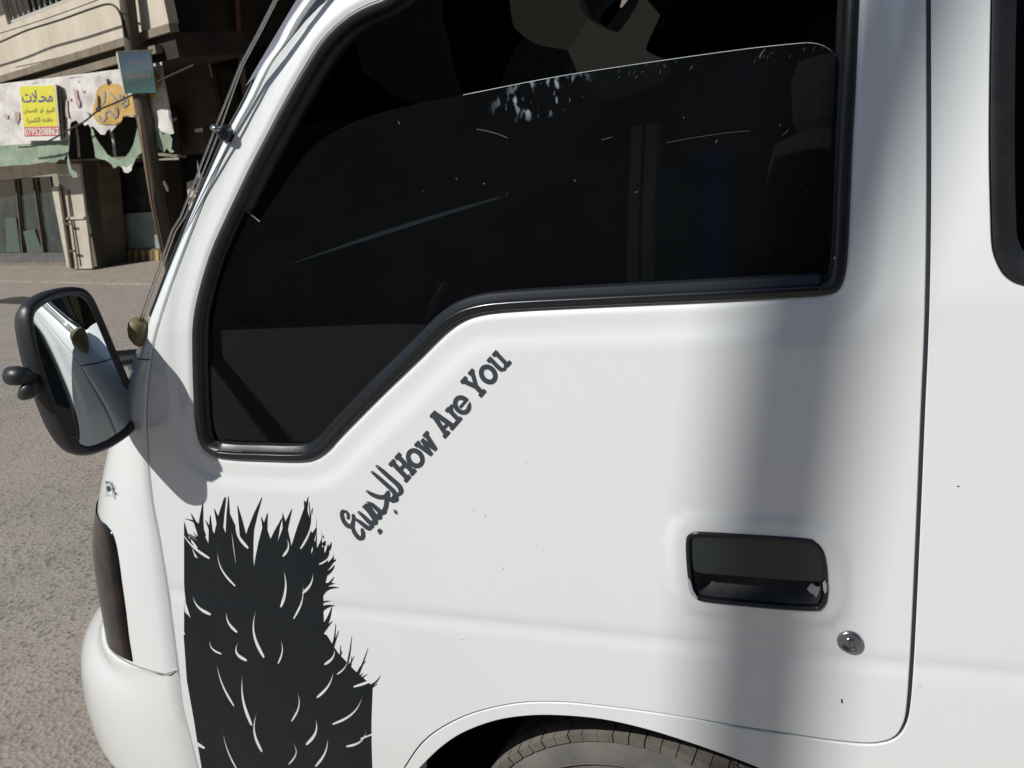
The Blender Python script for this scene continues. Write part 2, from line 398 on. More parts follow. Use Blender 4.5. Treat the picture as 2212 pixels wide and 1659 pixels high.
rw1 = np.vstack([wr, [[1.00, zb-.01], [1.05, zb+.005], [1.07, zb+.04], [1.07, 1.84], [1.06, 1.87], [1.03, 1.885], [wr[0][0]+.05, 1.885], [wr[0][0]+.012, 1.87], [wr[0][0], 1.83]]])
rw1 = resample(rw1, .012); rw2 = resample(rrect(1.16, 2.05, zb-.01, 1.885), .015); rw3 = resample(rrect(2.14, 3.05, zb-.01, 1.885), .015)
body = panel('side_body', resample(rear_out, .012), [rw1, rw2, rw3], PAINT, van, step=.016, depth=.03, label='white body side behind the door with wheel arch lip')
# ---- dark inner skin behind the gaps and round the windows
allout = np.vstack([front_edge[::-1][:0], [[-1.40, .36]], sm+np.array([-.012, 0]), [[-.96, 1.70], [-.80, 1.87], [-.66, 1.95], [3.15, 1.95], [3.15, .42], [2.6, .42], [2.5, .62], [2.18, .74], [1.86, .62], [1.76, .34], [lip[-1][0]+.02, .34]], lip[::-1]+np.array([0, .012])])
inner = panel('inner_skin', resample(allout, .03), [resample(offset(winxz, -.012), .02), offset(rw1, -.012), offset(rw2, -.012), offset(rw3, -.012), resample(offset(hxz, .012), .01)], mat('gap_grey', (.15, .16, .20), .7), van, step=.06, off=.011, depth=.03)

# ---- front corner, windscreen pillar and bumper: a lofted surface swept round the corner
SILP = [(653,0),(624,43),(584,106),(544,183),(501,272),(484,309),(444,386),(429,443),(410,476),(371,543),(357,623),(327,691),(305,745),(301,773),(283,821),(255,900),(234,976),(223,1016),(213,1084),(209,1117),(200,1140),(197,1158),(199,1231),(211,1305),(228,1360),(243,1404),(262,1470),(275,1560),(280,1659)]
SEAM2 = np.vstack([sm, XZl([(638,60),(652,35),(667,14),(678,0)])])
e2 = SEAM2[-1]; SEAM2 = np.vstack([SEAM2, [[e2[0]+.05, e2[1]+.052], [e2[0]+.12, e2[1]+.10], [e2[0]+.22, 1.955]]])
SEAM2 = np.vstack([[[SEAM2[0][0]-.012, .30]], SEAM2])
def seamx(z): return np.interp(z, SEAM2[:, 1], SEAM2[:, 0])-GAP
def sil_fit(sil, xs):
    zz = []; rr = []
    for a, b in sil:
        d = ray(a, b); ph = math.atan2(-d[0], d[1]); th = math.pi/2-ph; R_ = .2
        for _ in range(20):
            dy = R_*(1-math.cos(th)); y0 = None; t = (Y0+dy)/d[1]; z = CAMH+t*d[2]
            y0 = float(sbase(xs(z), z)); z = CAMH+(y0+dy)/d[1]*d[2]
            xr = y0/d[1]*d[0]; D = xs(z)-xr; R_ = max(.012, D*math.sin(th)/(1-math.cos(th)))
        zz.append(z); rr.append(R_)
    o = np.argsort(zz); return np.array(zz)[o], np.array(rr)[o]
sz, sr = sil_fit(SILP, seamx)
sr = np.convolve(np.pad(sr, 2, mode='edge'), np.ones(5)/5, 'valid')
_m = sz > 1.34; _pf = np.polyfit(sz[_m], sr[_m], 2); sr[_m] = np.polyval(_pf, sz[_m])
sr = np.where(sz > 1.34, np.clip(sr, .024, .045), sr)
zq = np.linspace(sz[0], 2.0, 80); rq = np.interp(zq, sz, sr); rq = np.convolve(np.pad(rq, 3, mode='edge'), np.ones(7)/7, 'valid'); sz, sr = zq, rq
def Rz(z): return np.interp(z, sz, sr)
def arcpt(z, th, prox=0.0, xs=seamx, R=Rz):
    R_ = R(z)+prox; x0 = xs(z); y0 = float(sbase(x0, z)); c = y0+R(z)
    return (x0-R_*math.sin(th), c-R_*math.cos(th), z)
def loft(name, zs, ths, m, parent, prox=0.0, xs=seamx, R=Rz, tail=None, close_top=None, **kw):
    V = []; n = 0
    for z in zs:
        row = []
        p0 = arcpt(z, ths[0], prox, xs, R)
        if ths[0] == 0: row.append((p0[0], p0[1]+.03, z)); row.append((p0[0], p0[1]+.001, z)); p0 = (p0[0]-.001, p0[1], z)
        for th in ths: row.append(arcpt(z, th, prox, xs, R) if th else p0)
        if tail: row += [(row[-1][0]-.01*math.sin(math.pi*k/8), row[-1][1]+(tail-row[-1][1])*k/8, z) for k in range(1, 9)]
        n = len(row); V += row
    Fc = []
    for r_ in range(len(zs)-1):
        for i in range(n-1): a = r_*n+i; Fc.append((a, a+n, a+n+1, a+1))
    return mk(name, V, Fc, m, parent, smooth=True, **kw)
BT = (XZ(392,1465)[1]+XZ(243,1407)[1])/2+.003          # top of the bumper
ZC = XZ(327,700)[1]                                  # foot of the windscreen
FY = 2.84
ths = [math.radians(90*k/18) for k in range(19)]
loft('front_corner_panel', np.linspace(BT-.14, ZC, 52), ths, PAINT, van, tail=FY, label='white front corner panel with bullet hole sticker')
loft('windscreen_pillar', np.linspace(ZC, 1.955, 50), [math.radians(62*k/10) for k in range(11)], PAINT, van)
V = []; zs = np.linspace(ZC+.003, 1.95, 14)
for z in zs:
    p = arcpt(z, math.radians(70)); V += [(p[0]-.006-.03*math.sin(math.pi*k/12), p[1]+(FY+.36-p[1])*k/12*1.0, z) for k in range(13)]
GLW = glass('windscreen_glass', (.14, .16, .155))
mk('windscreen', V, [(r_*13+i, (r_+1)*13+i, (r_+1)*13+i+1, r_*13+i+1) for r_ in range(13) for i in range(12)], GLW, van, smooth=True)
tube('windscreen_seal', [arcpt(z, math.radians(66), .001) for z in np.linspace(ZC+.01, 1.95, 30)], .0045, BLACKR, van)
# bumper: stands a little proud and rounds over at its top
BSIL = [(243,1405),(222,1409),(206,1415),(193,1425),(184,1437),(180,1448),(178,1462),(180,1495),(184,1525),(199,1580),(224,1618),(254,1659)]
def bseam(z): return np.interp(z, SEAM2[:, 1], SEAM2[:, 0])-.004
bz, br = sil_fit(BSIL[1:], bseam)
def BR(z): return np.interp(z, bz, br)
def proj(P):
    v = np.asarray(P)-CO; z = v@_f; return W/2+F*(v@CR)/z, H/2-F*(v@CU)/z
def inv_grid(z0, z1, t0, t1, nz=90, nt=90, xs=seamx, R=Rz, prox=0.0):
    Z = np.linspace(z0, z1, nz); T = np.linspace(t0, t1, nt); G_ = np.array([[proj(arcpt(z, t, prox, xs, R)) for t in T] for z in Z]); return Z, T, G_
_Z, _T, _G = inv_grid(.40, 1.15, .01, .74)
def inv(px, py):
    d = (_G[..., 0]-px)**2+(_G[..., 1]-py)**2; i, j = np.unravel_index(np.argmin(d), d.shape); z, t = _Z[i], _T[j]
    hz, ht = .009, .009
    for _ in range(4):
        c = [((z+a*hz, min(.74, max(.005, t+b*ht)))) for a in np.linspace(-1, 1, 7) for b in np.linspace(-1, 1, 7)]
        e = [(proj(arcpt(*q))[0]-px)**2+(proj(arcpt(*q))[1]-py)**2 for q in c]; z, t = c[int(np.argmin(e))]; hz *= .4; ht *= .4
    return z, t
_e = [inv(*q) for q in ((375,1461),(331,1447),(287,1432),(262,1423),(250,1417),(243,1407),(236,1392))]
_et = np.array([q[1] for q in _e]); _ez = np.array([q[0] for q in _e]); _o = np.argsort(_et); _et, _ez = _et[_o], _ez[_o]; _pf = np.polyfit(_et, _ez, 2); _et = np.linspace(_et[0], _et[-1], 12); _ez = np.polyval(_pf, _et)
print('bumper edge', list(zip(_et.round(2), _ez.round(3))))
def ztop(th): return float(np.interp(th, np.concatenate([[0], _et]), np.concatenate([[BT], _ez])))
def zsh(th): return float(np.interp(th, [0, .15, .5, 1.6], [BT-.030, BT-.034, .600, .600]))
def BRc(z): return BR(z)
V = []; th2 = [math.radians(90*k/18) for k in range(19)]
def brow(kind, a):
    row = []
    for th in th2:
        pin = np.array(arcpt(ztop(th)-.003, th, .0022)); pout = np.array(arcpt(zsh(th), th, 0, bseam, BRc))
        if kind == 'in': p = np.array(arcpt(ztop(th)-.003, th, a))
        elif kind == 'top': p = pin+(pout-pin)*np.array([math.sin(a), math.sin(a), 1-math.cos(a)])
        else: z = .30+(zsh(th)-.30)*a; p = np.array(arcpt(z, th, 0, bseam, BRc))
        row.append(tuple(p))
    row = [(row[0][0]+.002, row[0][1]+.03, row[0][2]), (row[0][0]+.0015, row[0][1]+.001, row[0][2])]+row
    for k in range(1, 9): row.append((row[20][0]-.01*math.sin(math.pi*k/8), row[20][1]+(FY-row[20][1])*k/8, row[20][2]))
    return row
specs = [('in', -.02)]+[('top', math.pi/2*k/8) for k in range(9)]+[('low', 1-k/16) for k in range(1, 17)]
for sp_q in specs: V += brow(*sp_q)
zsb = specs
tube('bumper_seam', [arcpt(ztop(th), th, .0008) for th in np.linspace(.01, 1.1, 30)], .0017, mat('gap_shading', (.30, .28, .24), .7), van, n=6)  # beige-grey line painting in the shading of the bumper gap
n = 29
mk('bumper', V, [(r_*n+i, r_*n+i+1, (r_+1)*n+i+1, (r_+1)*n+i) for r_ in range(len(zsb)-1) for i in range(n-1)], PAINT, van, smooth=True, label='white rounded front bumper corner')
# corner lamp, smoked, wrapped round the front corner
LR = [(209,1122),(218,1126),(228,1132),(240,1146),(250,1169),(258,1215),(265,1268),(273,1325),(279,1378),(284,1408),(287,1429)]
lr_ = np.array([inv(*q) for q in LR]); lr_ = catmull(lr_, 3)
rowsL = []
nn_ = 14
V = []
zt_, zb_ = lr_[0][0], lr_[-1][0]
for q in range(len(lr_)):
    z, t0 = lr_[q]; fr = (zt_-z)/(zt_-zb_)
    V.append(arcpt(z, t0, -.012)); V.append(arcpt(z, t0+.002, .0015))
    for k in range(1, nn_+1):
        th = t0+.01+(1.5-t0)*k/nn_
        z2 = z+(ztop(th)-.004-zb_)*fr*min(1, (th-t0)/.4)
        V.append(arcpt(z2, th, .003))
n = nn_+2
mk('corner_lamp', V, [(r_*n+i, (r_+1)*n+i, (r_+1)*n+i+1, r_*n+i+1) for r_ in range(len(lr_)-1) for i in range(n-1)], LAMP, van, smooth=True, label='dark smoked corner lamp above the bumper')

# ---- roof, far side, tail, floor
V = []; xs_ = [-.78, -.70, -.62, -.5, -.2, .5, 1.5, 2.6, 3.1, 3.22]
arc = [(0, 0), (.012, .03), (.05, .065), (.12, .09), (.3, .11), (.85, .125), (1.4, .11), (1.58, .09), (1.65, .065), (1.69, .03), (1.70, 0)]
yr = float(sbase(0, ZR))
for x in xs_:
    k = 1 if -.6 < x < 3 else (.75 if x > -.75 else .35)
    V += [(x, yr-.004+a, ZR-.012+b*k) for a, b in arc]
n = len(arc)
mk('roof', V, [(r_*n+i, r_*n+i+1, (r_+1)*n+i+1, (r_+1)*n+i) for r_ in range(len(xs_)-1) for i in range(n-1)], PAINT, van, smooth=True)
fs = empty  # far side of the van
box('far_lower_side', (.98, 2.895, .87), (4.5, .03, .94), PAINT, van, .01)
box('far_upper_rail', (1.22, 2.83, 1.93), (3.9, .04, .10), PAINT, van, .01)
for xp in (-.02, 1.1, 2.1, 3.1): box('far_pillar', (xp, 2.86, 1.62), (.13, .03, .56), SEAT, van, .006)
GLD = glass('dark_tinted_glass', (.015, .018, .018)); 
box('far_window', (1.55, 2.875, 1.61), (3.1, .006, .52), GLD, van)
box('far_window', (-.55, 2.875, 1.61), (.95, .006, .52), GLD, van)
box('tail_panel', (3.2, 2.05, 1.13), (.03, 1.70, 1.66), PAINT, van, .01)
box('far_door_card', (.98, 2.86, .88), (4.4, .035, .95), DARK, van)
prism('far_windscreen_pillar', [(seamx(z)-.05, 2.80, z) for z in (1.3, 1.5, 1.7, 1.93)]+[(seamx(z)+.14, 2.80, z) for z in (1.93, 1.7, 1.5, 1.3)], (0, .08, 0), DARK, van)
box('floor_pan', (.95, 2.05, .47), (4.5, 1.64, .04), DARK, van)
box('head_lining', (1.2, 2.03, 1.945), (3.7, 1.58, .02), mat('head_lining', (.045, .042, .038), .9), van)
prism('dashboard', [(-1.30, 1.27, .6), (-.88, 1.27, .6), (-.86, 1.27, 1.15), (-.95, 1.27, 1.27), (-1.08, 1.27, 1.345), (-1.175, 1.27, 1.375), (-1.19, 1.27, 1.30)], (0, 1.52, 0), mat('dash_plastic', (.010, .010, .010), .95, spec=.1), van)
# far side seat belt pillar trim seen through the open slit: a pale forked moulding
def ypl(px, py, y): d = ray(px, py); t = y/d[1]; return CO+d*t
TRY = 2.70
fork = [(1228,0),(1262,34),(1300,58),(1330,70),(1344,60),(1358,40),(1378,5),(1392,-40),(1440,-20),(1436,8),(1421,45),(1398,96),(1400,112),(1440,136),(1440,170),(1320,215),(1262,182),(1232,120),(1196,52),(1150,-30)]
prism('belt_pillar_trim', [ypl(a, b, TRY) for a, b in catmull(np.array(fork, float), 3, True)], (0, .05, 0), BEIGE, van)
prism('far_light_patch', [ypl(a, b, TRY) for a, b in [(930,94),(1040,132),(995,160),(968,150)]], (0, .02, 0), BEIGE, van)  # pale plates painting in daylight that comes through the far side
prism('far_light_patch', [ypl(a, b, TRY) for a, b in [(980,134),(1060,158),(1130,190),(1050,195),(980,166)]], (0, .02, 0), BEIGE, van)
# seats
def seat(x, y):
    s = box('seat', (x, y, .86), (.52, .5, .16), SEAT, van, .05)
    bk = box('seat_back', (x+.24, y, 1.22), (.14, .48, .62), SEAT, van, .06)
    box('headrest', (x+.25, y, 1.57 if y < 2 else 1.52), (.10, .27, .14), SEAT, van, .045)
seat(-.38, 1.62); seat(-.38, 2.35); 
for y in (1.62, 2.35): box('bench_back', (.95, y, 1.2), (.14, .6, .7), SEAT, van, .05)
ring = [(-.80+.5*.19*math.cos(q), 1.64+.19*math.sin(q), 1.28+.19*.86*math.cos(q)) for q in np.linspace(0, 2*math.pi, 37)]
wl_ = tube('steering_wheel', ring, .015, TRIM, van, cap=False)
tube('steering_column', [(-.80, 1.64, 1.28), (-1.0, 1.64, 1.1)], .03, TRIM, van)
# ---- glazing of the front door
SMX = XZ(1175, 205, .03)
GLF = glass('tinted_door_glass', (.13, .155, .165), 1.47, (SMX[0]+.4, SMX[1], .080, .032))
GTOP = [(560,480),(610,405),(660,335),(715,290),(790,255),(870,232),(1000,206),(1200,167),(1400,136),(1600,108),(1720,95),(1755,94),(1785,103),(1808,128),(1822,170),(1832,230)]
RECESS = .020
def XZo(l, o): return np.array([XZ(a, b, o) for a, b in l])
gtp = catmull(XZo(GTOP, RECESS), 4)
gin = offset(winxz, .012)
low = np.array([(gtp[-1][0]+.012, gtp[-1][1]-.10)])
wlow = [p for p in winxz if True]
# lower boundary: the window outline below the glass's top corners, slightly larger so the seal covers it
iL = int(np.argmin(np.hypot(*(gin-gtp[0]).T))); iR = int(np.argmin(np.hypot(*(gin-gtp[-1]).T)))
seg = gin[min(iL, iR):max(iL, iR)+1]; alt = np.vstack([gin[max(iL, iR):], gin[:min(iL, iR)+1]])
lowseg = seg if seg[:, 1].min() < alt[:, 1].min() else alt
if np.hypot(*(lowseg[0]-gtp[-1])) > np.hypot(*(lowseg[-1]-gtp[-1])): lowseg = lowseg[::-1]
pane_out = resample(np.vstack([gtp, lowseg]), .012)
GEDGE = mat('ground_glass_edge', (.42, .46, .46), .25)
def sflat(x, z): return sbase(x, z)
pane = panel('lowered_window_pane', pane_out, [], GLF, van, step=.03, off=RECESS, depth=.004, bev=.0003, surf=sflat, edge_mat=GEDGE, label='dark tinted window pane wound partly down')
# ---- rubber seal lining the opening
def seal(name, outline, prof, m, parent, sf=S, **kw):
    """sweep prof [(inset, depth)] round an outline"""
    n = len(outline); V = []; k = len(prof)
    for a, b in prof:
        q = offset(outline, -a); y = sf(outline[:, 0], outline[:, 1])+b; V.append(np.stack([q[:, 0], y, q[:, 1]], 1))
    V = np.stack(V, 1).reshape(-1, 3); cc = area(outline) > 0
    Fc = []
    for i in range(n):
        j = (i+1) % n
        for r_ in range(k-1):
            f = (i*k+r_, i*k+r_+1, j*k+r_+1, j*k+r_); Fc.append(f[::-1] if cc else f)
    return mk(name, V, Fc, m, parent, smooth=True, **kw)
def flatS(x, z): return sbase(x, z)+.0038+.0018
seal('window_seal', winxz, [(-.002, .004), (0, -.0015), (.003, -.0028), (.009, -.003), (.013, -.001), (.016, .006), (.020, .016), (.024, .018), (.026, .03)], BLACKR, van, sf=flatS)
# belt moulding along the bottom of the opening
BELT = [(455,981),(500,986),(560,988),(635,990),(670,985),(698,966),(728,932),(812,846),(893,768),(948,713),(984,686),(1028,670),(1100,661),(1300,651),(1500,642),(1700,632),(1775,628)]
bl = resample(catmull(XZl(BELT), 3), .01, False)
V = []; tt = np.gradient(bl, axis=0); tt /= np.linalg.norm(tt, axis=1)[:, None]; nrm = np.stack([-tt[:, 1], tt[:, 0]], 1)
if nrm[len(nrm)//2][1] < 0: nrm = -nrm
prof = [(-.007, .006), (-.0065, -.004), (-.004, -.0065), (.004, -.0070), (.0062, -.0055), (.0072, -.002), (.0085, .001), (.017, .004), (.019, .007), (.019, .019)]
k = len(prof); yb = flatS(bl[:, 0], bl[:, 1])
for i in range(len(bl)):
    w_ = min(1, i/2+.3)
    for a, b in prof: q = bl[i]+nrm[i]*a*w_; V.append((q[0], yb[i]+b, q[1]))
mk('belt_moulding', V, [(i*k+r_, (i+1)*k+r_, (i+1)*k+r_+1, i*k+r_+1) for i in range(len(bl)-1) for r_ in range(k-1)]+[tuple(range(k)), tuple((len(bl)-1)*k+r_ for r_ in range(k))[::-1]], TRIM, van, smooth=True)
# worn pale corners of the seal
decal('worn_corner_patch', [pxz([(1821,508),(1826,530),(1825,566),(1806,566),(1799,560),(1810,545)])], [], GREYP, van, off=.0012)
decal('worn_corner_patch', [pxz([(1803,572),(1824,573),(1820,597),(1810,614),(1795,628),(1783,631),(1800,604),(1806,584)])], [], GREYP, van, off=.0012)
# ---- side windows further back
GLR = glass('rear_tinted_glass', (.04, .05, .055))
for o_ in (rw1, rw2, rw3):
    w_ = panel('side_window', offset(o_, .006), [], GLR, van, step=.08, off=.012, depth=.005, bev=.0003, surf=sflat)
    ob = seal('window_rubber', o_, [(-.002, .006), (0, -.0012), (.004, -.0025), (.014, -.0015), (.022, .003), (.030, .008), (.038, .010), (.040, .0125)], BLACKR, w_, sf=flatS)
# ---- door handle
hd = empty('door_handle', (hc[0], Y0, hc[1]), None, None); hd.parent = van; hd.location = Vector((hc[0], Y0, hc[1]))-van.location
if 'label' in hd: del hd['label']
sh = lambda x, z: sbase(x, z)-.002
seal('bezel', hxz, [(-.001, .004), (0, -.003), (.0025, -.0042), (.005, -.003), (.0065, .002), (.008, .012), (.009, .024)], TRIM, hd, sf=sh)
hin = offset(hxz, -.0082)
A, Fc = cdt_region([hin], [], .006)
d = dist(A, hin); dep = .024*np.clip(d/.012, 0, 1)**.5+.001
mk('recess_bowl', np.stack([A[:, 0], sh(A[:, 0], A[:, 1])+dep, A[:, 1]], 1), Fc, mat('handle_bowl', (.022, .025, .027), .75, noise=(45, .7, (.07, .068, .065))), hd, smooth=True)
# the pull flap fills the upper two thirds
zmid = [(1423.2+.2451*a, 1084.3+.2451*b) for a, b in [(300,300),(345,282),(500,284),(860,302),(1290,335),(1370,365),(1418,430),(1440,520),(1448,640),(1440,690),(1000,668),(500,628),(340,610),(306,560),(292,400)]]
fl = resample(catmull(XZl(zmid), 3, True), .005)
panel('pull_flap', fl, [], mat('handle_black', (.028, .036, .040), .33, bump=(300, .05, .0004)), hd, step=.01, off=.001, depth=.018, bev=.003, surf=sh)
C8 = lambda l: [(1423.2+.2451*a, 1084.3+.2451*b) for a, b in l]
chip = [[(1297,800),(1330,752),(1350,745),(1372,775),(1420,780),(1430,830),(1418,875),(1385,888),(1360,850),(1325,830)]]
for c_ in chip:
    q = XZl(C8(c_)); A, Fc = cdt_region([q], [], .01)
    mk('worn_patch', np.stack([A[:, 0], sh(A[:, 0], A[:, 1])+.012, A[:, 1]], 1), Fc, GREYP, hd)
for c_ in ([(1447,690),(1468,668),(1482,700),(1484,760),(1470,788),(1455,760)], [(262,640),(285,670),(310,760),(352,828),(330,835),(290,790),(268,720)]):
    q = XZl(C8(c_)); A, Fc = cdt_region([q], [], .01)
    mk('worn_patch', np.stack([A[:, 0], sh(A[:, 0], A[:, 1])-.0048, A[:, 1]], 1), Fc, GREYP, hd)
# ---- lock barrel
lc = np.array(XZ(1836, 1386)); ly = float(S(lc[0], lc[1])[0])
def lathe(name, c, prof, m, parent, n=40, **kw):
    V = []; k = len(prof)
    for i in range(n):
        q = 2*math.pi*i/n
        for r_, y in prof: V.append((c[0]+r_*math.cos(q), c[1]+y, c[2]+r_*math.sin(q)))
    Fc = [(i*k+j, i*k+j+1, ((i+1) % n)*k+j+1, ((i+1) % n)*k+j) for i in range(n) for j in range(k-1)]
    return mk(name, V, Fc, m, parent, smooth=True, **kw)
lock = lathe('door_lock', (lc[0], ly, lc[1]), [(0, -.0035), (.0055, -.0035), (.0062, -.003), (.0068, -.0022), (.0085, -.0022), (.0105, -.0038), (.0128, -.0048), (.0150, -.0042), (.0165, -.002), (.0170, .002)], mat('lock_metal', (.36, .36, .40), .26, 1, noise=(120, .4, (.25, .25, .28))), van)
box('key_slot', (lc[0], ly-.0036, lc[1]), (.0012, .0008, .006), DARK, lock)
for a, b, r_ in ((1818,1514,2.2), (1999-126,1365,0)):
    if r_: decal('paint_chip', [pxz(stroke([(a, b-3), (a+1, b+3)], [3, 4]))], [], BLACKR, van, off=-.0004)
for a, b in ((1792,245),(1743,413),(2070,1050)): decal('paint_chip', [pxz(stroke([(a-2, b), (a+2, b+1)], [2.5, 2]))], [], BLACKR, van, off=-.0004)

# ---- wheel arch liner and wheels
LV = []; k = 6; 
for p in lip:
    y = float(sbase(p[0], p[1]))
    for q in (.026, .06, .12, .2, .3, .36): LV.append((p[0], y+q, p[1]+.012+.15*min(1, (q-.026)/.08)*(1 if q > .03 else 0)))
mk('wheel_arch_liner', LV, [(i*k+j, (i+1)*k+j, (i+1)*k+j+1, i*k+j+1) for i in range(len(lip)-1) for j in range(k-1)], mat('liner', (.03, .03, .03), .9), van, smooth=True)
box('wheel_well_wall', ((le[0]+lr[0])/2, 1.60, .60), (1.0, .02, .60), DARK, van)
TX, TR, TY = -.455, .318, 1.222
TREADM = mat('tread_rubber', (.10, .093, .08), .85, noise=(24, .8, (.17, .155, .13)), bump=(150, .5, .002))
def wheel(x, y, label):
    s = 1 if y < 2 else -1
    t = lathe('wheel', (x, y, TR), [(.165, s*.028), (.18, s*.008), (.21, -s*.002), (.25, -s*.003), (.275, s*.004), (.290, s*.010), (.297, s*.014), (.302, s*.022), (.304, s*.06), (.304, s*.14), (.300, s*.165), (.27, s*.18), (.18, s*.165)], RUBBER, van, n=96, label=label)
    lathe('rim', (x, y, TR), [(0, s*.03), (.04, s*.028), (.06, s*.045), (.11, s*.05), (.14, s*.035), (.155, s*.045), (.166, s*.024), (.172, s*.026), (.172, s*.05)], STEELG, t, n=48)
    # shoulder and crown tread blocks, one joined ring
    V = []; Fc = []; rg = random.Random(5)
    nb = 74
    for j, (ya, yb_, ra, rb, ph) in enumerate(((.012, .046, .300, .3175, 0), (.053, .083, .304, .318, .5), (.090, .120, .304, .318, 0), (.127, .160, .302, .316, .5))):
        for i in range(nb):
            a0 = 2*math.pi*(i+ph)/nb; a1 = a0+2*math.pi/nb*rg.uniform(.90, .975); b0 = len(V)
            for yy, r0, r1 in ((ya, ra, rb-.003 if j == 0 else rb), (yb_, ra, rb)):
                for a in (a0, a1):
                    for r_ in (r0, r1): V.append((x+r_*math.cos(a), y+s*yy, TR+r_*math.sin(a)))
            # order: (y0,a0,r0),(y0,a0,r1),(y0,a1,r0),(y0,a1,r1),(y1...)
            for f in ((1, 3, 7, 5), (0, 1, 5, 4), (2, 6, 7, 3), (0, 2, 3, 1), (4, 5, 7, 6)): Fc.append(tuple(b0+q for q in f))
    tb = mk('tread_blocks', V, Fc, TREADM, t); tb['kind'] = 'stuff'
    # fine raised rib on the sidewall and short radial sipes
    tube('sidewall_rib', [(x+.268*math.cos(q), y-s*.002, TR+.268*math.sin(q)) for q in np.linspace(0, 2*math.pi, 97)], .0016, RUBBER, t, n=6, cap=False)
    V = []; Fc = []
    for i in range(60):
        a = 2*math.pi*i/60+.02; b0 = len(V); r0, r1 = (.262, .228+rg.random()*.012); w_ = .0010
        for r_ in (r0, r1):
            for sg in (-1, 1):
                V.append((x+r_*math.cos(a)-sg*w_*math.sin(a), y-s*.0046, TR+r_*math.sin(a)+sg*w_*math.cos(a)))
        Fc.append((b0, b0+1, b0+3, b0+2))
    mk('sidewall_sipes', V, Fc, DARK, t)['kind'] = 'stuff'
    return t
wheel(TX, TY, 'dusty worn tyre under the front door'); wheel(2.18, TY, None); wheel(TX, 2.84, None); wheel(2.18, 2.84, None)

# ---- lettering, dark vinyl, slab letters running up beside the window
EU = np.array([.660, -.751]); EV = np.array([-.690, -.720]); O7 = np.array([700., 1162.])
def T7(p): q = O7+EU*p[0]+EV*p[1]; return ((1000+q[0]/2.37)*.6777, (1050+q[1]/2.37)*.6777)
def R_(x0, x1, y0, y1, r=5):
    return [(x0+r, y0), (x1-r, y0), (x1, y0+r), (x1, y1-r), (x1-r, y1), (x0+r, y1), (x0, y1-r), (x0, y0+r)]
def ell(cx, cy, a, b, n=28): return [(cx+a*math.cos(2*math.pi*k/n), cy+b*math.sin(2*math.pi*k/n)) for k in range(n)]
def ln(pts, w): return [tuple(p) for p in stroke(pts, w, 3)]
def bar(a, b, w):
    a = np.array(a, float); b = np.array(b, float); t = (b-a)/np.linalg.norm(b-a); n = np.array([-t[1], t[0]])*w/2
    return [tuple(a+n), tuple(b+n), tuple(b-n), tuple(a-n)]
LET = {
 'H': ([R_(0, 62, 0, 34), R_(68, 124, 0, 34), R_(0, 60, 166, 200), R_(68, 126, 166, 200), R_(14, 50, 10, 190, 1), R_(78, 114, 10, 190, 1), R_(40, 90, 86, 118, 1)], []),
 'o': ([ell(181, 75, 68, 80)], [ell(181, 75, 31, 44)]),
 'w': ([R_(242, 292, 118, 150), R_(338, 392, 118, 150), bar((264, 140), (290, 2), 34), bar((288, 2), (316, 128), 30), bar((314, 128), (338, 2), 30), bar((338, 2), (366, 140), 34), R_(272, 304, -6, 20, 4), R_(322, 354, -6, 20, 4), R_(298, 332, 112, 134, 4)], []),
 'A': ([R_(444, 508, 0, 32), R_(524, 588, 0, 32), R_(478, 540, 176, 207), bar((474, 14), (508, 200), 36), bar((556, 14), (520, 200), 38), bar((480, 62), (552, 62), 28)], []),
 'r': ([R_(582, 648, 0, 32), R_(592, 632, 118, 148), R_(602, 636, 10, 146, 1), ln([(624, 96), (636, 120), (652, 128)], [24, 30, 34])], []),
 'e': ([ell(716, 75, 66, 78)], [ell(716, 75, 31, 42)], [bar((690, 74), (776, 74), 22)], [[(722, 38), (796, 52), (796, 64), (722, 64)]]),
 'Y': ([R_(856, 922, 0, 34), R_(826, 888, 172, 206), R_(912, 966, 170, 204), bar((889, 16), (889, 92), 38), bar((852, 184), (889, 84), 36), bar((944, 182), (889, 84), 32)], []),
 'O': ([ell(1020, 79, 67, 80)], [ell(1020, 79, 30, 43)]),
 'u': ([R_(1082, 1128, 126, 160), R_(1142, 1192, 126, 160), R_(1160, 1212, 0, 32), R_(1096, 1128, 40, 150, 1), R_(1158, 1190, 8, 150, 1), ln([(1112, 60), (1117, 26), (1136, 12), (1160, 20), (1174, 44)], [32, 32, 28, 28, 26])], []),
}
lett = empty('lettering_decal', (0, 0, 0), None, None); lett.parent = van; lett.location = Vector((-.6, Y0, 1.1))-van.location
for kx, val in LET.items():
    loops = [pxz([T7(p) for p in l]) for l in val[0]]; holes = [pxz([T7(p) for p in l]) for l in val[1]]
    if kx == 'e':
        # ring minus an opening, plus the crossbar
        holes2 = [pxz([T7(p) for p in l]) for l in val[3]]
        decal('letter', loops, holes+holes2, VINYLG, lett, step=.01); decal('letter', [pxz([T7(p) for p in l]) for l in val[2]], [], VINYLG, lett, off=-.0007, step=.01)
    else: decal('letter', loops, holes, VINYLG, lett, step=.01)
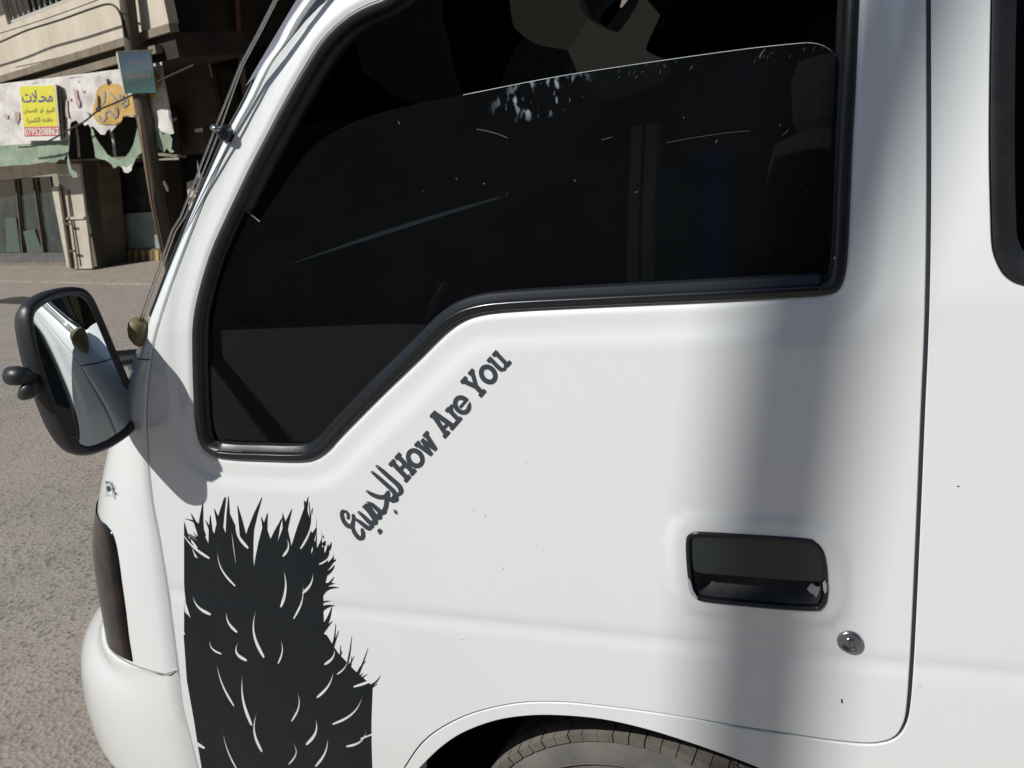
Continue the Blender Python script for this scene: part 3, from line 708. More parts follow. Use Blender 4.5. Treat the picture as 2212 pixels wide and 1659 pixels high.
# Arabic word, connected brush letters
A2 = lambda l: [(725.1+.11436*a, 989.4+.11436*b) for a, b in l]
AR = [
 ([(780,150),(900,255),(1050,390),(1160,485),(1225,570),(1235,640),(1205,680)], [50,80,86,90,96,92,70]),
 ([(690,262),(820,375),(960,500),(1080,610),(1130,690),(1130,760),(1090,800)], [50,74,80,84,96,110,100]),
 ([(1205,680),(1140,700),(1100,740)], [70,90,90]), ([(1140,780),(1060,790),(990,760)], [110,90,80]),
 ([(595,625),(700,690),(820,735),(920,735),(975,690),(990,650)], [46,80,88,90,96,80]),
 ([(985,700),(965,800),(955,900),(915,1000),(890,1030)], [100,86,90,96,90]),
 ([(600,850),(680,870),(790,965),(870,1030),(930,1020)], [60,70,86,96,80]),
 ([(570,880),(620,930),(700,1040),(760,1110),(830,1110)], [60,110,96,100,110]),
 ([(525,915),(600,975),(680,1070),(745,1160),(750,1220)], [50,66,76,96,100]),
 ([(440,1020),(530,1100),(620,1190),(680,1230),(740,1200)], [50,70,84,90,100]),
 ([(395,1160),(480,1220),(580,1300),(640,1330),(670,1290)], [50,72,84,86,80]),
 ([(680,1230),(690,1290)], [90,80]), ([(830,1060),(830,1120)], [90,100]),
 ([(200,1000),(235,1060),(240,1130)], [36,60,62]),
 ([(215,1030),(140,1005),(120,1070),(150,1180),(220,1270),(290,1290),(320,1250)], [24,84,78,76,84,90,90]),
 ([(330,1080),(345,1140),(325,1240),(330,1340),(380,1440),(450,1510),(510,1500),(520,1420),(500,1350)], [60,78,76,72,76,88,90,80,60]),
 ([(1105,980),(1130,1010),(1150,1040)], [26,58,44]), ([(830,1370),(838,1385),(835,1410)], [80,104,70])]
notch = [[(768,128),(810,175),(790,180)], [(672,232),(712,272),(695,276)], [(575,608),(622,640),(606,648)], [(806,1400),(820,1400),(818,1450),(806,1452)], [(540,838),(600,842),(612,858),(560,856)], [(432,995),(470,1035),(455,1038)], [(1096,968),(1128,1005),(1112,1008)]]
decal('word', [pxz(A2(stroke(catmull(p, 3), list(np.interp(np.linspace(0, 1, (len(p)-1)*3+1), np.linspace(0, 1, len(w)), w))))) for p, w in AR], [pxz(A2(n_)) for n_ in notch], VINYLG, lett, step=.02)

# ---- large black vinyl on the lower front of the door: plain abstract brush-stroke design
def blade(p0, p1, w, bend, n=10):
    p0 = np.array(p0, float); p1 = np.array(p1, float); d = p1-p0; nn = np.array([-d[1], d[0]])/np.linalg.norm(d)
    c = [p0+d*t+nn*bend*math.sin(math.pi*t*.9) for t in np.linspace(0, 1, n)]
    return stroke(c, [max(.8, w*(1-t)**.75*(.55+.9*min(t*3, .5))) for t in np.linspace(0, 1, n)], 3)
rg = random.Random(21)
edge = [(397,1372),(420,1352),(452,1366),(480,1336),(520,1362),(556,1330),(600,1352),(640,1326),(676,1356),(706,1372),(730,1410),(764,1446),(805,1482),(802,1560),(804,1659),(806,1730),(448,1760),(436,1659),(420,1560),(404,1470)]
shp = [np.array(edge, float)]
for i in range(46):                                   # dense plume of curved strokes that rises from the block
    t = (i+.5)/46; x = 452+236*t+rg.uniform(-8, 8); k = (t-.5)*2
    L = (335-80*abs(k)**2)*rg.uniform(.80, 1.02); a = math.radians(90)-k*math.radians(19)+rg.uniform(-.13, .13)
    q = blade((x, 1395), (x+L*math.cos(a), 1395-L*math.sin(a)), rg.uniform(34, 56), rg.choice((-1, 1))*rg.uniform(12, 46))
    q[:, 0] = np.clip(q[:, 0], 398, 746-max(0, (1260-q[:, 1].min()))*.42); shp.append(q)
for i in range(44):
    y = rg.uniform(1120, 1370); sd_ = rg.choice((-1, 1)); x = 572+sd_*(100+30*(1370-y)/250)
    q = blade((x, y+34), (x+sd_*rg.uniform(30, 52), y-rg.uniform(-10, 40)), rg.uniform(8, 18), rg.uniform(-16, 16)); q[:, 0] = np.clip(q[:, 0], 398, 748-max(0, 1300-y)*.28); shp.append(q)
for i in range(16):
    x = 700+i*6; shp.append(blade((x, 1440+i*3), (x+rg.uniform(10, 40)-8, 1400+i*4-rg.uniform(30, 120)+50), rg.uniform(5, 9), rg.uniform(-8, 8)))
cuts = []
placed = []
for i in range(400):
    x = rg.uniform(440, 780); y = rg.uniform(1180, 1670); k = (x-590)/200
    if y < 1365+max(0, x-690)*1.1+30 and x > 690: continue
    if len(placed) > 30: break
    if any(abs(x-a)*1.3+abs(y-b)*.45 < 44 for a, b in placed): continue
    placed.append((x, y)); L = rg.uniform(36, 110); a = math.pi/2-k*1.0+rg.uniform(-.12, .12)
    cuts.append(blade((x, y), (x+L*math.cos(a), y-L*math.sin(a)), rg.uniform(4, 9), rg.uniform(6, 16)*(1 if k > 0 else -1)))
decal('brush_stroke_decal', [pxz(s_) for s_ in shp], [pxz(c_) for c_ in cuts], VINYL, van, step=.02, label='black abstract brush stroke decal at the front of the door')

# ---- bullet hole sticker on the front corner
def on_arc(px, py, prox=.0007):
    best = None
    for z in np.linspace(.95, 1.12, 60):
        for th in np.linspace(.05, .95, 70):
            P = arcpt(z, th, prox); q = proj(P); e = (q[0]-px)**2+(q[1]-py)**2
            if best is None or e < best[0]: best = (e, z, th)
    return best[1], best[2]
z0, t0 = on_arc(235, 1055); zx, tx = on_arc(241, 1055); zy, ty = on_arc(235, 1075)
def stk(l, prox): return [arcpt(z0+(b-1055)*(zy-z0)/20+(a-235)*(zx-z0)/6, t0+(a-235)*(tx-t0)/6+(b-1055)*(ty-t0)/20, prox) for a, b in l]
C9 = lambda l: [(216.9+.049*a, 1016.6+.049*b) for a, b in l]
st = mk('bullet_hole_sticker', stk(C9([(225,370),(300,440),(400,420),(440,480),(510,490),(530,640),(580,790),(545,900),(640,1160),(570,1110),(540,1200),(570,1340),(510,1280),(480,1150),(330,1130),(225,1170),(260,900),(240,600)]), .0006), [tuple(range(18))[::-1]], mat('sticker_grey', (.42, .43, .45), .5), van)
mk('hole_print', stk(C9([(310,660),(390,650),(440,740),(455,840),(380,930),(310,850),(295,760)]), .0010), [tuple(range(7))[::-1]], VINYLG, st)
mk('edge_print', stk(C9([(225,370),(280,480),(300,430),(400,460),(450,540),(490,560),(520,740),(560,820),(530,900),(620,1140),(560,1100),(505,900),(490,700),(470,600),(400,500),(320,500),(270,540)]), .0009), [tuple(range(17))[::-1]], VINYLG, st)

# ---- wing mirror: glass faces rearward, housing behind it, on a short tubular arm
MN = np.array([1.0, .085, .03]); MN /= np.linalg.norm(MN)
MK = .955*1.135
_r0 = ray(168, 805); _zs = MZ = 1.564
MC = CO+_r0*(MZ/(_r0@_f))
def MP(px, py, off=0.0): return on_plane(px, py, MC+MN*off, MN)
C3 = lambda l: [(.2859*a, 610+.2859*b) for a, b in l]
FACE = C3([(232,165),(330,92),(430,55),(530,38),(610,42),(662,72),(705,130),(790,320),(890,560),(985,780),(1028,900),(1044,1010),(1030,1090),(960,1165),(850,1240),(760,1280),(680,1300),(600,1280),(520,1200),(440,1060),(330,770),(250,520),(212,330),(207,230)])
face = [MP(*p) for p in catmull(FACE, 3, True)]
fc = np.mean(face, 0)
mir = empty('wing_mirror', (0, 0, 0), None, None); mir.parent = van; mir.location = Vector(tuple(fc))-van.location
del_ = [k for k in ('label', 'category') if k in mir]
V = []; n = len(face)
rings = [(.90, -.0035), (.905, .0015), (.93, .004), (.97, .0045), (1.0, .001), (1.012, -.008), (1.01, -.018), (.96, -.029), (.86, -.037), (.66, -.043), (.35, -.046)]
bk = np.array([-.25, -.10, -.1])
for s_, o_ in rings:
    for p in face:
        q = fc+(p-fc)*s_+MN*o_
        if o_ < -.02: q = q+np.array([0, -.012, -.012])*min(1, (-o_-.02)/.04)
        V.append(q)
Fc = [((r_+0)*n+i, (r_+1)*n+i, (r_+1)*n+(i+1) % n, r_*n+(i+1) % n) for r_ in range(len(rings)-1) for i in range(n)]
Fc.append(tuple((len(rings)-1)*n+i for i in range(n)))
mk('mirror_housing', V, Fc, HOUS, mir, smooth=True, label='black pebbled plastic mirror housing')
# slightly convex glass
V = [fc+MN*.0035]; kk = 8
for r_ in range(1, kk+1):
    s_ = .915*r_/kk
    for p in face: V.append(fc+(p-fc)*s_+MN*(-.002+.0055*(1-(r_/kk)**2)))
Fc = [(0, 1+i, 1+(i+1) % n) for i in range(n)]+[(1+(r_-1)*n+i, 1+r_*n+i, 1+r_*n+(i+1) % n, 1+(r_-1)*n+(i+1) % n) for r_ in range(1, kk) for i in range(n)]
mk('mirror_glass', V, Fc, MIRROR, mir, smooth=True)
def yat(px, py, y): return ypl(px, py, y)
ay = fc[1]+.02
tube('mirror_arm', [MP(215, 782, -.05), MP(245, 777, -.045), MP(272, 774, -.05), yat(300, 771, 1.31), yat(312, 771, 1.35)], [.016, .016, .0155, .0155, .0155], HOUS, mir, n=14)
tube('arm_bracket', [yat(290, 786, 1.30), yat(290, 806, 1.31), yat(291, 820, 1.315)], [.011, .009, .005], HOUS, mir, n=10)
kp = C3([(135,705)])[0]; k0 = MP(*kp, -.02)
tube('adjuster_knob', [k0+np.array([.02, 0, 0]), k0, k0-np.array([.016, 0, .0]), k0-np.array([.02, 0, 0])], [.012, .0155, .0150, .008], HOUS, mir, n=16)
kp = C3([(200,830)])[0]; k0 = MP(*kp, -.02)
tube('lower_clamp', [k0+np.array([.02, 0, .012]), k0, k0-np.array([.012, 0, .006])], [.012, .013, .008], HOUS, mir, n=14)
# ---- telescopic aerial beside the pillar
ae = empty('aerial', (0, 0, 0), None, None); ae.parent = van; b0 = yat(301, 722, 1.20); ae.location = Vector(tuple(b0))-van.location
def ap(px, py, dy=0.0): return yat(px, py, 1.20+dy)
bp = [ap(300, 692), ap(299, 700), ap(299, 712), ap(300, 728), ap(302, 742), ap(304, 748)]
tube('aerial_base', bp, [.012, .0165, .0178, .0165, .010, .004], OLIVE, ae, n=20)
# stepped rod: three thin sections and a parallel return rod
tube('aerial_rod', [ap(302, 694), ap(333, 604, .01), ap(362, 524, .015), ap(405, 405, .02), ap(447, 287, .03), ap(478, 266+22, .03)][:4]+[ap(443, 318, .03), ap(474, 268, .035)], [.0034]*6, CHROME, ae, n=8) if False else None
def acr(l): return [(372.7+.2858*a, .2858*b) for a, b in l]
rodA = [(301, 696), (312, 664), (344, 575), (372, 497)] + acr([(60,1640),(190,1310),(330,950),(430,700),(512,490),(640,255),(770,0)]) + [(610,-30),(640,-80)]
rodB = [(306, 697), (318, 666), (350, 577), (379, 499)] + acr([(92,1640),(226,1310),(362,965),(456,700),(528,500),(656,262),(790,0)]) + [(616,-29),(646,-79)]
tube('aerial_rod', [ap(a, b, .04*(700-b)/700) for a, b in rodA], [.0015]*len(rodA), CHROME, ae, n=8)
tube('aerial_rod', [ap(a, b, .04*(700-b)/700) for a, b in rodB], [.0012]*len(rodB), CHROME, ae, n=8)
c0 = acr([(325,965)])[0]; c1 = acr([(400,1010)])[0]; c2 = acr([(430,1030)])[0]
tube('aerial_clip', [ap(acr([(300,960)])[0][0], acr([(300,960)])[0][1], .025), ap(*acr([(352,985)])[0], .025)], [.0055, .0055], CHROME, ae, n=8)
tube('aerial_bracket', [ap(*acr([(340,980)])[0], .025), ap(*acr([(380,1010)])[0], .03), ap(*acr([(412,1010)])[0], .045), ap(*acr([(425,1030)])[0], .07)], [.006, .010, .014, .009], TRIM, ae, n=14)

# ================================================================== GROUND
GZ = 0.0
def ground_mat(name, c1, c2, c3, sc, stone, sstr=.6):
    m = bpy.data.materials.new(name); m.use_nodes = True; t = m.node_tree; b = t.nodes['Principled BSDF']; b.inputs['Roughness'].default_value = .92
    tc = t.nodes.new('ShaderNodeTexCoord')
    def noise(s, d=5, r=.6):
        n = t.nodes.new('ShaderNodeTexNoise'); n.inputs['Scale'].default_value = s; n.inputs['Detail'].default_value = d; n.inputs['Roughness'].default_value = r
        t.links.new(tc.outputs['Object'], n.inputs['Vector']); return n.outputs['Fac']
    def rg_(s, a, bb, c=0, d=1):
        r = t.nodes.new('ShaderNodeMapRange'); r.inputs[1].default_value = a; r.inputs[2].default_value = bb; r.inputs[3].default_value = c; r.inputs[4].default_value = d; t.links.new(s, r.inputs[0]); return r.outputs[0]
    def mix(f, a, bb):
        x = t.nodes.new('ShaderNodeMix'); x.data_type = 'RGBA'; t.links.new(f, x.inputs[0])
        for i_, v in ((6, a), (7, bb)):
            if isinstance(v, tuple): x.inputs[i_].default_value = (*v, 1)
            else: t.links.new(v, x.inputs[i_])
        return x.outputs[2]
    col = mix(rg_(noise(sc), .35, .68), c1, c2)
    vo = t.nodes.new('ShaderNodeTexVoronoi'); vo.inputs['Scale'].default_value = stone; t.links.new(tc.outputs['Object'], vo.inputs['Vector'])
    sep = t.nodes.new('ShaderNodeSeparateColor'); t.links.new(vo.outputs['Color'], sep.inputs[0])
    col = mix(rg_(sep.outputs[0], .0, 1, 0, .55), col, c3)
    col = mix(rg_(sep.outputs[1], .80, .92, 0, .55), col, (c1[0]*.25, c1[1]*.24, c1[2]*.23))
    col = mix(rg_(noise(.45, 3), .50, .72, 0, .5), col, (c2[0]*1.15, c2[1]*1.1, c2[2]*1.0))
    col = mix(rg_(noise(9, 4), .60, .72, 0, .45), col, (c1[0]*.5, c1[1]*.48, c1[2]*.46))
    t.links.new(col, b.inputs['Base Color'])
    bp_ = t.nodes.new('ShaderNodeBump'); bp_.inputs['Strength'].default_value = sstr; bp_.inputs['Distance'].default_value = .006
    t.links.new(vo.outputs['Distance'], bp_.inputs['Height']); t.links.new(bp_.outputs[0], b.inputs['Normal']); return m
ROAD = ground_mat('worn_asphalt', (.23, .203, .175), (.285, .253, .215), (.35, .31, .262), 3.0, 62)
PAVE = ground_mat('dusty_concrete', (.26, .225, .18), (.31, .27, .215), (.33, .29, .235), 1.6, 30, .2)
mk('road', [(-90, -60, 0), (90, -60, 0), (90, 90, 0), (-90, 90, 0)], [(0, 1, 2, 3)], ROAD, kind='structure')

# ================================================================== STREET OPPOSITE
up = np.array([0, 0, 1.0])
G0 = on_plane(0, 577, (0, 0, 0), up); G1 = on_plane(350, 577, (0, 0, 0), up)
fu = (G1-G0)/np.linalg.norm(G1-G0); fn = np.array([fu[1], -fu[0], 0.0])
if fn[1] > 0: fn = -fn
def FP(px, py, off=0.0): return on_plane(px, py, G0+fn*off, fn)
def fw(u, z, off=0.0): return G0+fu*u+up*z+fn*off
def uz(px, py, off=0.0): P = FP(px, py, off)-G0; return float(P@fu), float(P[2])
def fpoly(name, pl, off, th, m, parent=None, **kw): return prism(name, [FP(a, b, off) for a, b in pl], -fn*th, m, parent, **kw)
def fbox(name, u0, u1, z0, z1, o0, o1, m, parent=None, **kw):
    return prism(name, [fw(u0, z0, o1), fw(u1, z0, o1), fw(u1, z1, o1), fw(u0, z1, o1)], -fn*(o1-o0), m, parent, **kw)
PLAST = mat('cream_plaster', (.62, .555, .455), .9, noise=(1.8, .8, (.46, .39, .30), (1, 1, .35)), bump=(30, .3, .01))
PLASTD = mat('weathered_concrete', (.25, .21, .155), .95, noise=(3, .9, (.13, .105, .075), (1, 1, .4)), bump=(24, .4, .01))
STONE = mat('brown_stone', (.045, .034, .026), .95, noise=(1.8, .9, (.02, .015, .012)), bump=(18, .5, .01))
STONE2 = mat('grey_green_stone', (.085, .082, .062), .95, noise=(3, .9, (.07, .065, .05)), bump=(18, .5, .01))
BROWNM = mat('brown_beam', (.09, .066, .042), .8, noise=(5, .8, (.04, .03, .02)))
CREAMM = mat('cream_metal_door', (.50, .46, .38), .6, noise=(4, .6, (.36, .32, .25)))
BAR = mat('pale_iron', (.45, .43, .38), .6)
SHOPGL = mat('dusty_shop_glass', (.022, .03, .028), .12, noise=(2.2, .8, (.06, .08, .07)))
PALEGL = mat('painted_out_glass', (.33, .40, .37), .4, noise=(3.5, .9, (.20, .26, .25)))
CLOTHW = mat('white_banner_cloth', (.66, .64, .60), .85, noise=(5, .8, (.46, .41, .37)))
CLOTHG = mat('faded_green_cloth', (.19, .27, .18), .85, noise=(5, .9, (.32, .36, .28)))
ORANGE = mat('orange_print', (.50, .31, .085), .8, noise=(5, .4, (.52, .36, .12)))
PRINTR = mat('faded_red_print', (.42, .27, .24), .85, noise=(9, .7, (.58, .50, .47)))
GREYPR = mat('grey_print', (.30, .27, .25), .85)
YEL = mat('yellow_print', (.66, .60, .05), .6); PBLUE = mat('blue_print', (.07, .10, .22), .7); PRED = mat('red_print', (.50, .10, .08), .7)
PWH = mat('poster_white', (.68, .67, .62), .7); PBLK = mat('dark_print', (.10, .11, .06), .7)
WOOD = mat('weathered_pole', (.10, .078, .056), .85, noise=(4, .8, (.045, .035, .026), (1, 1, .15)))
WIRE = mat('black_cable', (.02, .018, .016), .6)
REDP = mat('red_brown_pipe', (.13, .05, .035), .6); YSTR = mat('yellow_stripe', (.42, .32, .12), .7); BSTR = mat('brown_stripe', (.14, .10, .07), .8)

bld = empty('shop_building', tuple(G0+fn*-2), 'old cream building with a balcony over shuttered shops across the road', 'building')
BO = 0.95                                            # the balcony and fascia stand this far before the shop fronts
# pavement in front of the shops
pv = [fw(-30, .045, 1.9), fw(40, .045, 1.9), fw(40, .045, -4), fw(-30, .045, -4)]
PF = on_plane(340, 617, (0, 0, 0), up); po = float((PF-G0)@fn)
prism('pavement', [fw(-30, .03, po), fw(40, .03, po), fw(40, .03, -4.0), fw(-30, .03, -4.0)], (0, 0, -.05), PAVE, None, kind='structure')
# shop wall, upper and ground storey
uA, _ = uz(357, 0, BO); uB, _ = uz(369, 86, BO); uR = (uA+uB)/2      # right end of the balcony
_, zBb = uz(150, 118, BO); _, zTop = uz(120, 14, BO); _, zF0 = uz(150, 143, BO); _, zF1 = uz(150, 153, BO)
uL = -7.0
fbox('balcony_parapet', uL, uR, zBb, zTop, BO-.14, BO, PLAST, bld, label='cream plastered balcony front')
fbox('balcony_drip', uL, uR+.04, zBb-.10, zBb, BO-.10, BO+.03, PLASTD, bld)
fbox('balcony_slab', uL, uR-.02, zBb-.40, zBb-.10, -.2, BO-.06, STONE, bld)
fbox('fascia_rail', uL, uR-.35, zBb-.30, zBb-.20, BO-.05, BO+.05, PLASTD, bld)
# storey wall behind the balcony, with a window
fbox('upper_wall', uL, uR-1.45, zTop-1.2, 7.5, -.5, -.2, PLAST, bld)
# railing let into the parapet at the far left
r0 = uz(14, 38, BO)[0]; r1 = uz(205, 0, BO)[0]
fbox('railing_rail', r0, r1, zTop+.02, zTop+.06, BO-.09, BO-.05, BAR, bld)
fbox('railing_rail', r0, r1, zTop+1.0, zTop+1.05, BO-.09, BO-.05, BAR, bld)
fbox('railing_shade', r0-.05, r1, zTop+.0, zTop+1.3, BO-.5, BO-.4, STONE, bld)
nb = 15
bars = [fbox('railing_bar', r0+(r1-r0)*(i+.5)/nb-.012, r0+(r1-r0)*(i+.5)/nb+.012, zTop+.06, zTop+1.0, BO-.085, BO-.055, BAR, bld) for i in range(nb)]
fbox('railing_post', r0-.3, r0-.02, zTop, zTop+1.1, BO-.14, BO, PLAST, bld)
# recessed right wing, dark unrendered stone under an added shading slab
uW = uR
fbox('recessed_wall', uW-5, uW+9, .03, 7.5, -2.6, -2.2, STONE, bld, label='dark brown recessed stone wall')
fbox('recess_side_wall', uW-1.6, uW-1.42, zBb-.1, 7.5, -2.3, -.15, STONE, bld)
fbox('shade_slab', uL, uW+9, 5.6, 5.9, -3, BO+1.6, PLASTD, bld)  # deep overhang out of view, added to keep the recess dark
fbox('main_roof', uL, uW+9, 7.5, 7.7, -3.5, BO, PLASTD, bld)
b2 = uz(430, 108, -1.2)
fbox('cross_beam', uW-.15, uW+4.2, b2[1]-.16, b2[1]+.16, -1.5, -1.1, STONE2, bld)
fpoly('stone_column', [(348,138),(418,146),(444,290),(446,345),(388,350),(372,290)], -1.1, .4, STONE2, bld)
fpoly('stone_column', [(440,150),(470,150),(498,300),(500,360),(462,360)], -1.7, .3, BROWNM, bld)
tube('drain_pipe', [FP(509, -40, -1.0), FP(512, 0, -1.0), FP(518, 92, -1.0)], .045, REDP, bld, n=10)
tube('drain_pipe', [FP(518, 95, -1.0), FP(524, 160, -1.0), FP(531, 215, -1.0), FP(537, 260, -1.0)], .05, mat('pale_pipe', (.16, .12, .10), .7), bld, n=10)
tube('vent_tube', [FP(529, 36, -1.3), FP(533, 92, -1.3)], .035, BAR, bld, n=8)
# ground storey: lintel, pillars
_, zl = uz(50, 384, 0); _, zl2 = uz(60, 300, 0)
fbox('shop_lintel', uL, uz(450, 340, 0)[0], zl, 3.1, -.32, 0, BROWNM, bld)
fpoly('lintel_trim', [(110,347),(300,337),(300,341),(110,352)], .62, .05, PLASTD, bld)
fpoly('lintel_trim', [(341,331),(396,337),(396,341),(341,336)], .62, .05, PLASTD, bld)
sh1 = [(-60,388),(108,381),(142,573),(-60,576)]
fpoly('shop_window', sh1, -.34, .04, SHOPGL, bld)
for a, b in ((30,38),(69,84)): fpoly('window_mullion', [(a,385),(a+3,385),(b+14,574),(b+10,574)], -.28, .04, BROWNM, bld)
fpoly('kick_panel', [(-60,548),(137,546),(141,570),(-60,573)], -.27, .05, mat('grey_kick_panel', (.12, .12, .11), .7, noise=(6, .8, (.06, .06, .055))), bld)
for q in ([(12,470),(34,470),(44,545),(14,545)], [(50,500),(74,495),(92,545),(60,546)]): fpoly('reflection_patch', q, -.31, .01, mat('green_reflection', (.07, .10, .075), .5), bld)  # dull green patches painting in reflections low in the glass
fpoly('door_sill', [(-60,574),(148,573),(149,580),(-60,581)], .05, .5, PLASTD, bld)
fpoly('shop_pillar', [(165,345),(185,345),(204,583),(198,583)], -.02, .35, STONE, bld)
fpoly('shop_pillar', [(183,345),(208,345),(228,574),(211,583),(200,583)], .06, .40, mat('stone_pillar', (.16, .135, .095), .9, noise=(4, .8, (.09, .075, .05))), bld)
sh2 = [(208,352),(340,350),(350,540),(228,545)]
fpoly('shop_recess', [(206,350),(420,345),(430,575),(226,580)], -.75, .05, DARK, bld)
fpoly('shop_window', [(243,365),(330,360),(348,536),(254,540)], -.5, .03, SHOPGL, bld)
fpoly('painted_pane', [(246,464),(335,457),(347,536),(255,540)], -.46, .02, PALEGL, bld)
fpoly('shop_plinth', [(255,539),(348,537),(352,572),(259,574)], -.40, .12, BSTR, bld)
for i in range(6):
    a = 259+i*15.2; fpoly('plinth_stripe', [(a,541),(a+6.5,541),(a+8.5,571),(a+2,572)], -.385, .012, YSTR, bld)
fpoly('shop_pillar', [(336,350),(352,350),(366,560),(352,574)], -.3, .3, STONE, bld)
# open sheet metal doors, hinged out over the pavement
def leaf(lbl, pl, off, ribs, bars_, depth=.04):
    d = fpoly('shop_door', pl, off, depth, CREAMM, bld, label=lbl)
    for q in ribs: fpoly('door_rib', q, off+.012, .02, BROWNM, d)
    for q in bars_: fpoly('door_rail', q, off+.03, .03, CREAMM, d)
leaf('open cream sheet metal shop door', [(118,354),(171,354),(178,410),(199,580),(156,581),(131,410)], .42,
     [[(147,410),(149,410),(175,575),(173,575)], [(127,398),(130,398),(158,579),(154,579)]], [[(126,470),(180,468),(181,473),(127,475)]])
fpoly('door_frame', [(111,404),(125,404),(150,577),(144,577)], .5, .05, CREAMM, bld)
fpoly('door_frame', [(128,410),(131,410),(155,580),(152,580)], .52, .03, BROWNM, bld)
for y in (483, 542): fpoly('door_hinge', [(137+(y-480)*.15,y-2),(150+(y-480)*.15,y-1),(150+(y-480)*.15,y+3),(137+(y-480)*.15,y+2)], .54, .02, BROWNM, bld)
leaf('far cream sheet metal door behind the pole', [(403,394),(446,380),(470,560),(420,575)], -.2,
     [[(419,392),(421,391),(440,570),(438,570)]], [[(404,396),(446,388),(447,392),(405,400)]])
fpoly('hanging_tag', [(351,393),(355,390),(362,405),(363,414),(359,412)], -.1, .01, PWH, bld)

# ---- torn banner hung across the fascia
def ragged(a, b, n, amp, rg):
    out = []
    for i in range(n+1):
        t = i/n; out.append((a[0]+(b[0]-a[0])*t+rg.uniform(-amp, amp)*.5, a[1]+(b[1]-a[1])*t+rg.uniform(-amp, amp)))
    return out
rg = random.Random(8)
OFB = BO+.07
topb = [(-60,187),(0,181),(120,167),(252,150),(349,134)]
botb = [(376,288),(366,291),(345,283),(338,292),(334,283)]
hole = [(297,274),(300,262),(298,256),(288,253),(276,251),(268,252),(261,258),(255,268),(246,279),(240,285),(236,278),(230,284),(226,292),(217,290),(208,280),(200,272)]
ban = topb+botb+[(300,288)]+hole+[(196,276),(190,268),(183,272),(178,264),(172,270),(165,260),(158,262),(152,266),(150,302)]+[(120,308),(60,311),(0,315),(-60,318)]
def cloth(name, pl, off, m, lbl, parent=None, wav=.010, cat=None, group=None, step=6, holes=()):
    P = np.array(pl, float); A, Fc = cdt_region([P], [np.array(h, float) for h in holes], step)
    w_ = lambda a, b: off+wav*(math.sin(a*.09+b*.05)+.6*math.sin(b*.13-a*.03)+.3*math.sin(a*.31))
    V = [FP(a, b, w_(a, b)) for a, b in A]; n_ = len(V)
    V2 = [v-fn*.006 for v in V]
    # count-clockwise in image px (y down) is clockwise seen: flip
    Ff = [tuple(f[::-1]) for f in Fc]+[tuple(np.array(f)+n_) for f in Fc]
    return mk(name, V+V2, Ff, m, parent, smooth=True, label=lbl, cat=cat, group=group)
bn = cloth('torn_banner', ban, OFB, CLOTHW, 'torn white shop banner with orange print hanging over the shop fronts', cat='banner')
gr = [(-60,318),(0,315),(60,311),(120,308),(150,303),(148,330),(142,336),(138,345),(128,344),(120,352),(100,350),(60,356),(30,357),(0,360),(-60,362)]
cloth('green_hem', gr, OFB+.01, CLOTHG, None, bn)
cloth('green_hem', [(196,276),(202,282),(206,296),(216,312),(224,322),(232,334),(244,342),(256,345),(270,340),(280,328),(288,312),(293,292),(297,274),(312,286),(314,312),(306,330),(295,338),(291,348),(286,360),(278,372),(270,373),(264,362),(256,358),(246,364),(240,354),(228,346),(218,344),(206,340),(203,316),(198,294)], OFB+.03, CLOTHG, None, bn, wav=.008)
cloth('green_hem', [(334,283),(345,281),(352,292),(358,286),(366,291),(372,300),(370,322),(376,328),(368,330),(360,320),(354,330),(346,322),(336,318)], OFB+.01, CLOTHG, None, bn, wav=.008)
cloth('dangling_shred', [(262,358),(272,362),(286,354),(284,368),(276,374),(268,372)], OFB+.06, CLOTHW, None, bn, wav=.0)
cloth('dangling_shred', [(146,330),(150,346),(155,366),(166,374),(168,382),(158,384),(150,374),(145,352)], OFB+.02, CLOTHG, None, bn, wav=.0)
for q in ([(160,268),(165,300),(168,340),(171,340),(168,300),(163,268)], [(236,284),(241,300),(245,338),(249,338),(245,300),(240,282)]): fpoly('banner_batten', q, BO-.1, .02, BAR, bn)
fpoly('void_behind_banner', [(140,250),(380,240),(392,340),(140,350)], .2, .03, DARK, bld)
# print on the banner
PX = lambda l, s=.0817: l
C10 = lambda l: [(183.0+.0817*a, 155.9+.0817*b) for a, b in l]        # reading frame of the orange print
def banp(name, pl, m, o=.028): 
    A, Fc = cdt_region([np.array(pl, float)], [], 5)
    V = [FP(a, b, OFB+.010*(math.sin(a*.09+b*.05)+.6*math.sin(b*.13-a*.03)+.3*math.sin(a*.31))+o) for a, b in A]
    return mk(name, V, [tuple(f[::-1]) for f in Fc], m, bn, smooth=True)
banp('orange_shape', C10([(310,520),(370,400),(500,320),(620,300),(760,300),(900,330),(1010,400),(1060,520),(1140,620),(1400,600),(1440,780),(1440,1130),(1350,1165),(1150,1140),(1000,1160),(985,1280),(930,1370),(820,1400),(740,1395),(600,1370),(500,1390),(400,1370),(300,1300),(240,1200),(205,1080),(225,900),(280,780)]), ORANGE, .012)
banp('orange_shape', C10([(1840,0),(1960,60),(2010,180),(2000,350),(1930,500),(1850,640),(1760,710),(1690,640),(1690,560),(1890,540),(1880,300)]), ORANGE, .012)
for s_, w_ in (([(500,510),(520,640),(490,800),(440,860)], 60), ([(660,540),(740,640),(830,760)], 55), ([(920,600),(1010,620),(980,700),(920,660)], 55), ([(1000,760),(1110,700),(1140,830),(1040,900),(950,850),(1000,780)], 70), ([(370,1160),(400,1260),(480,1300),(550,1200),(520,1090),(620,1000),(700,1100),(740,1160)], 60), ([(820,940),(860,1060),(840,1160),(780,1200)], 60)):
    banp('grey_letter', C10(stroke(s_, w_, 3)), GREYPR, .022)
CA = lambda l: [(.1532*a, 135.5+.1532*b) for a, b in l]              # frame of the banner's left half
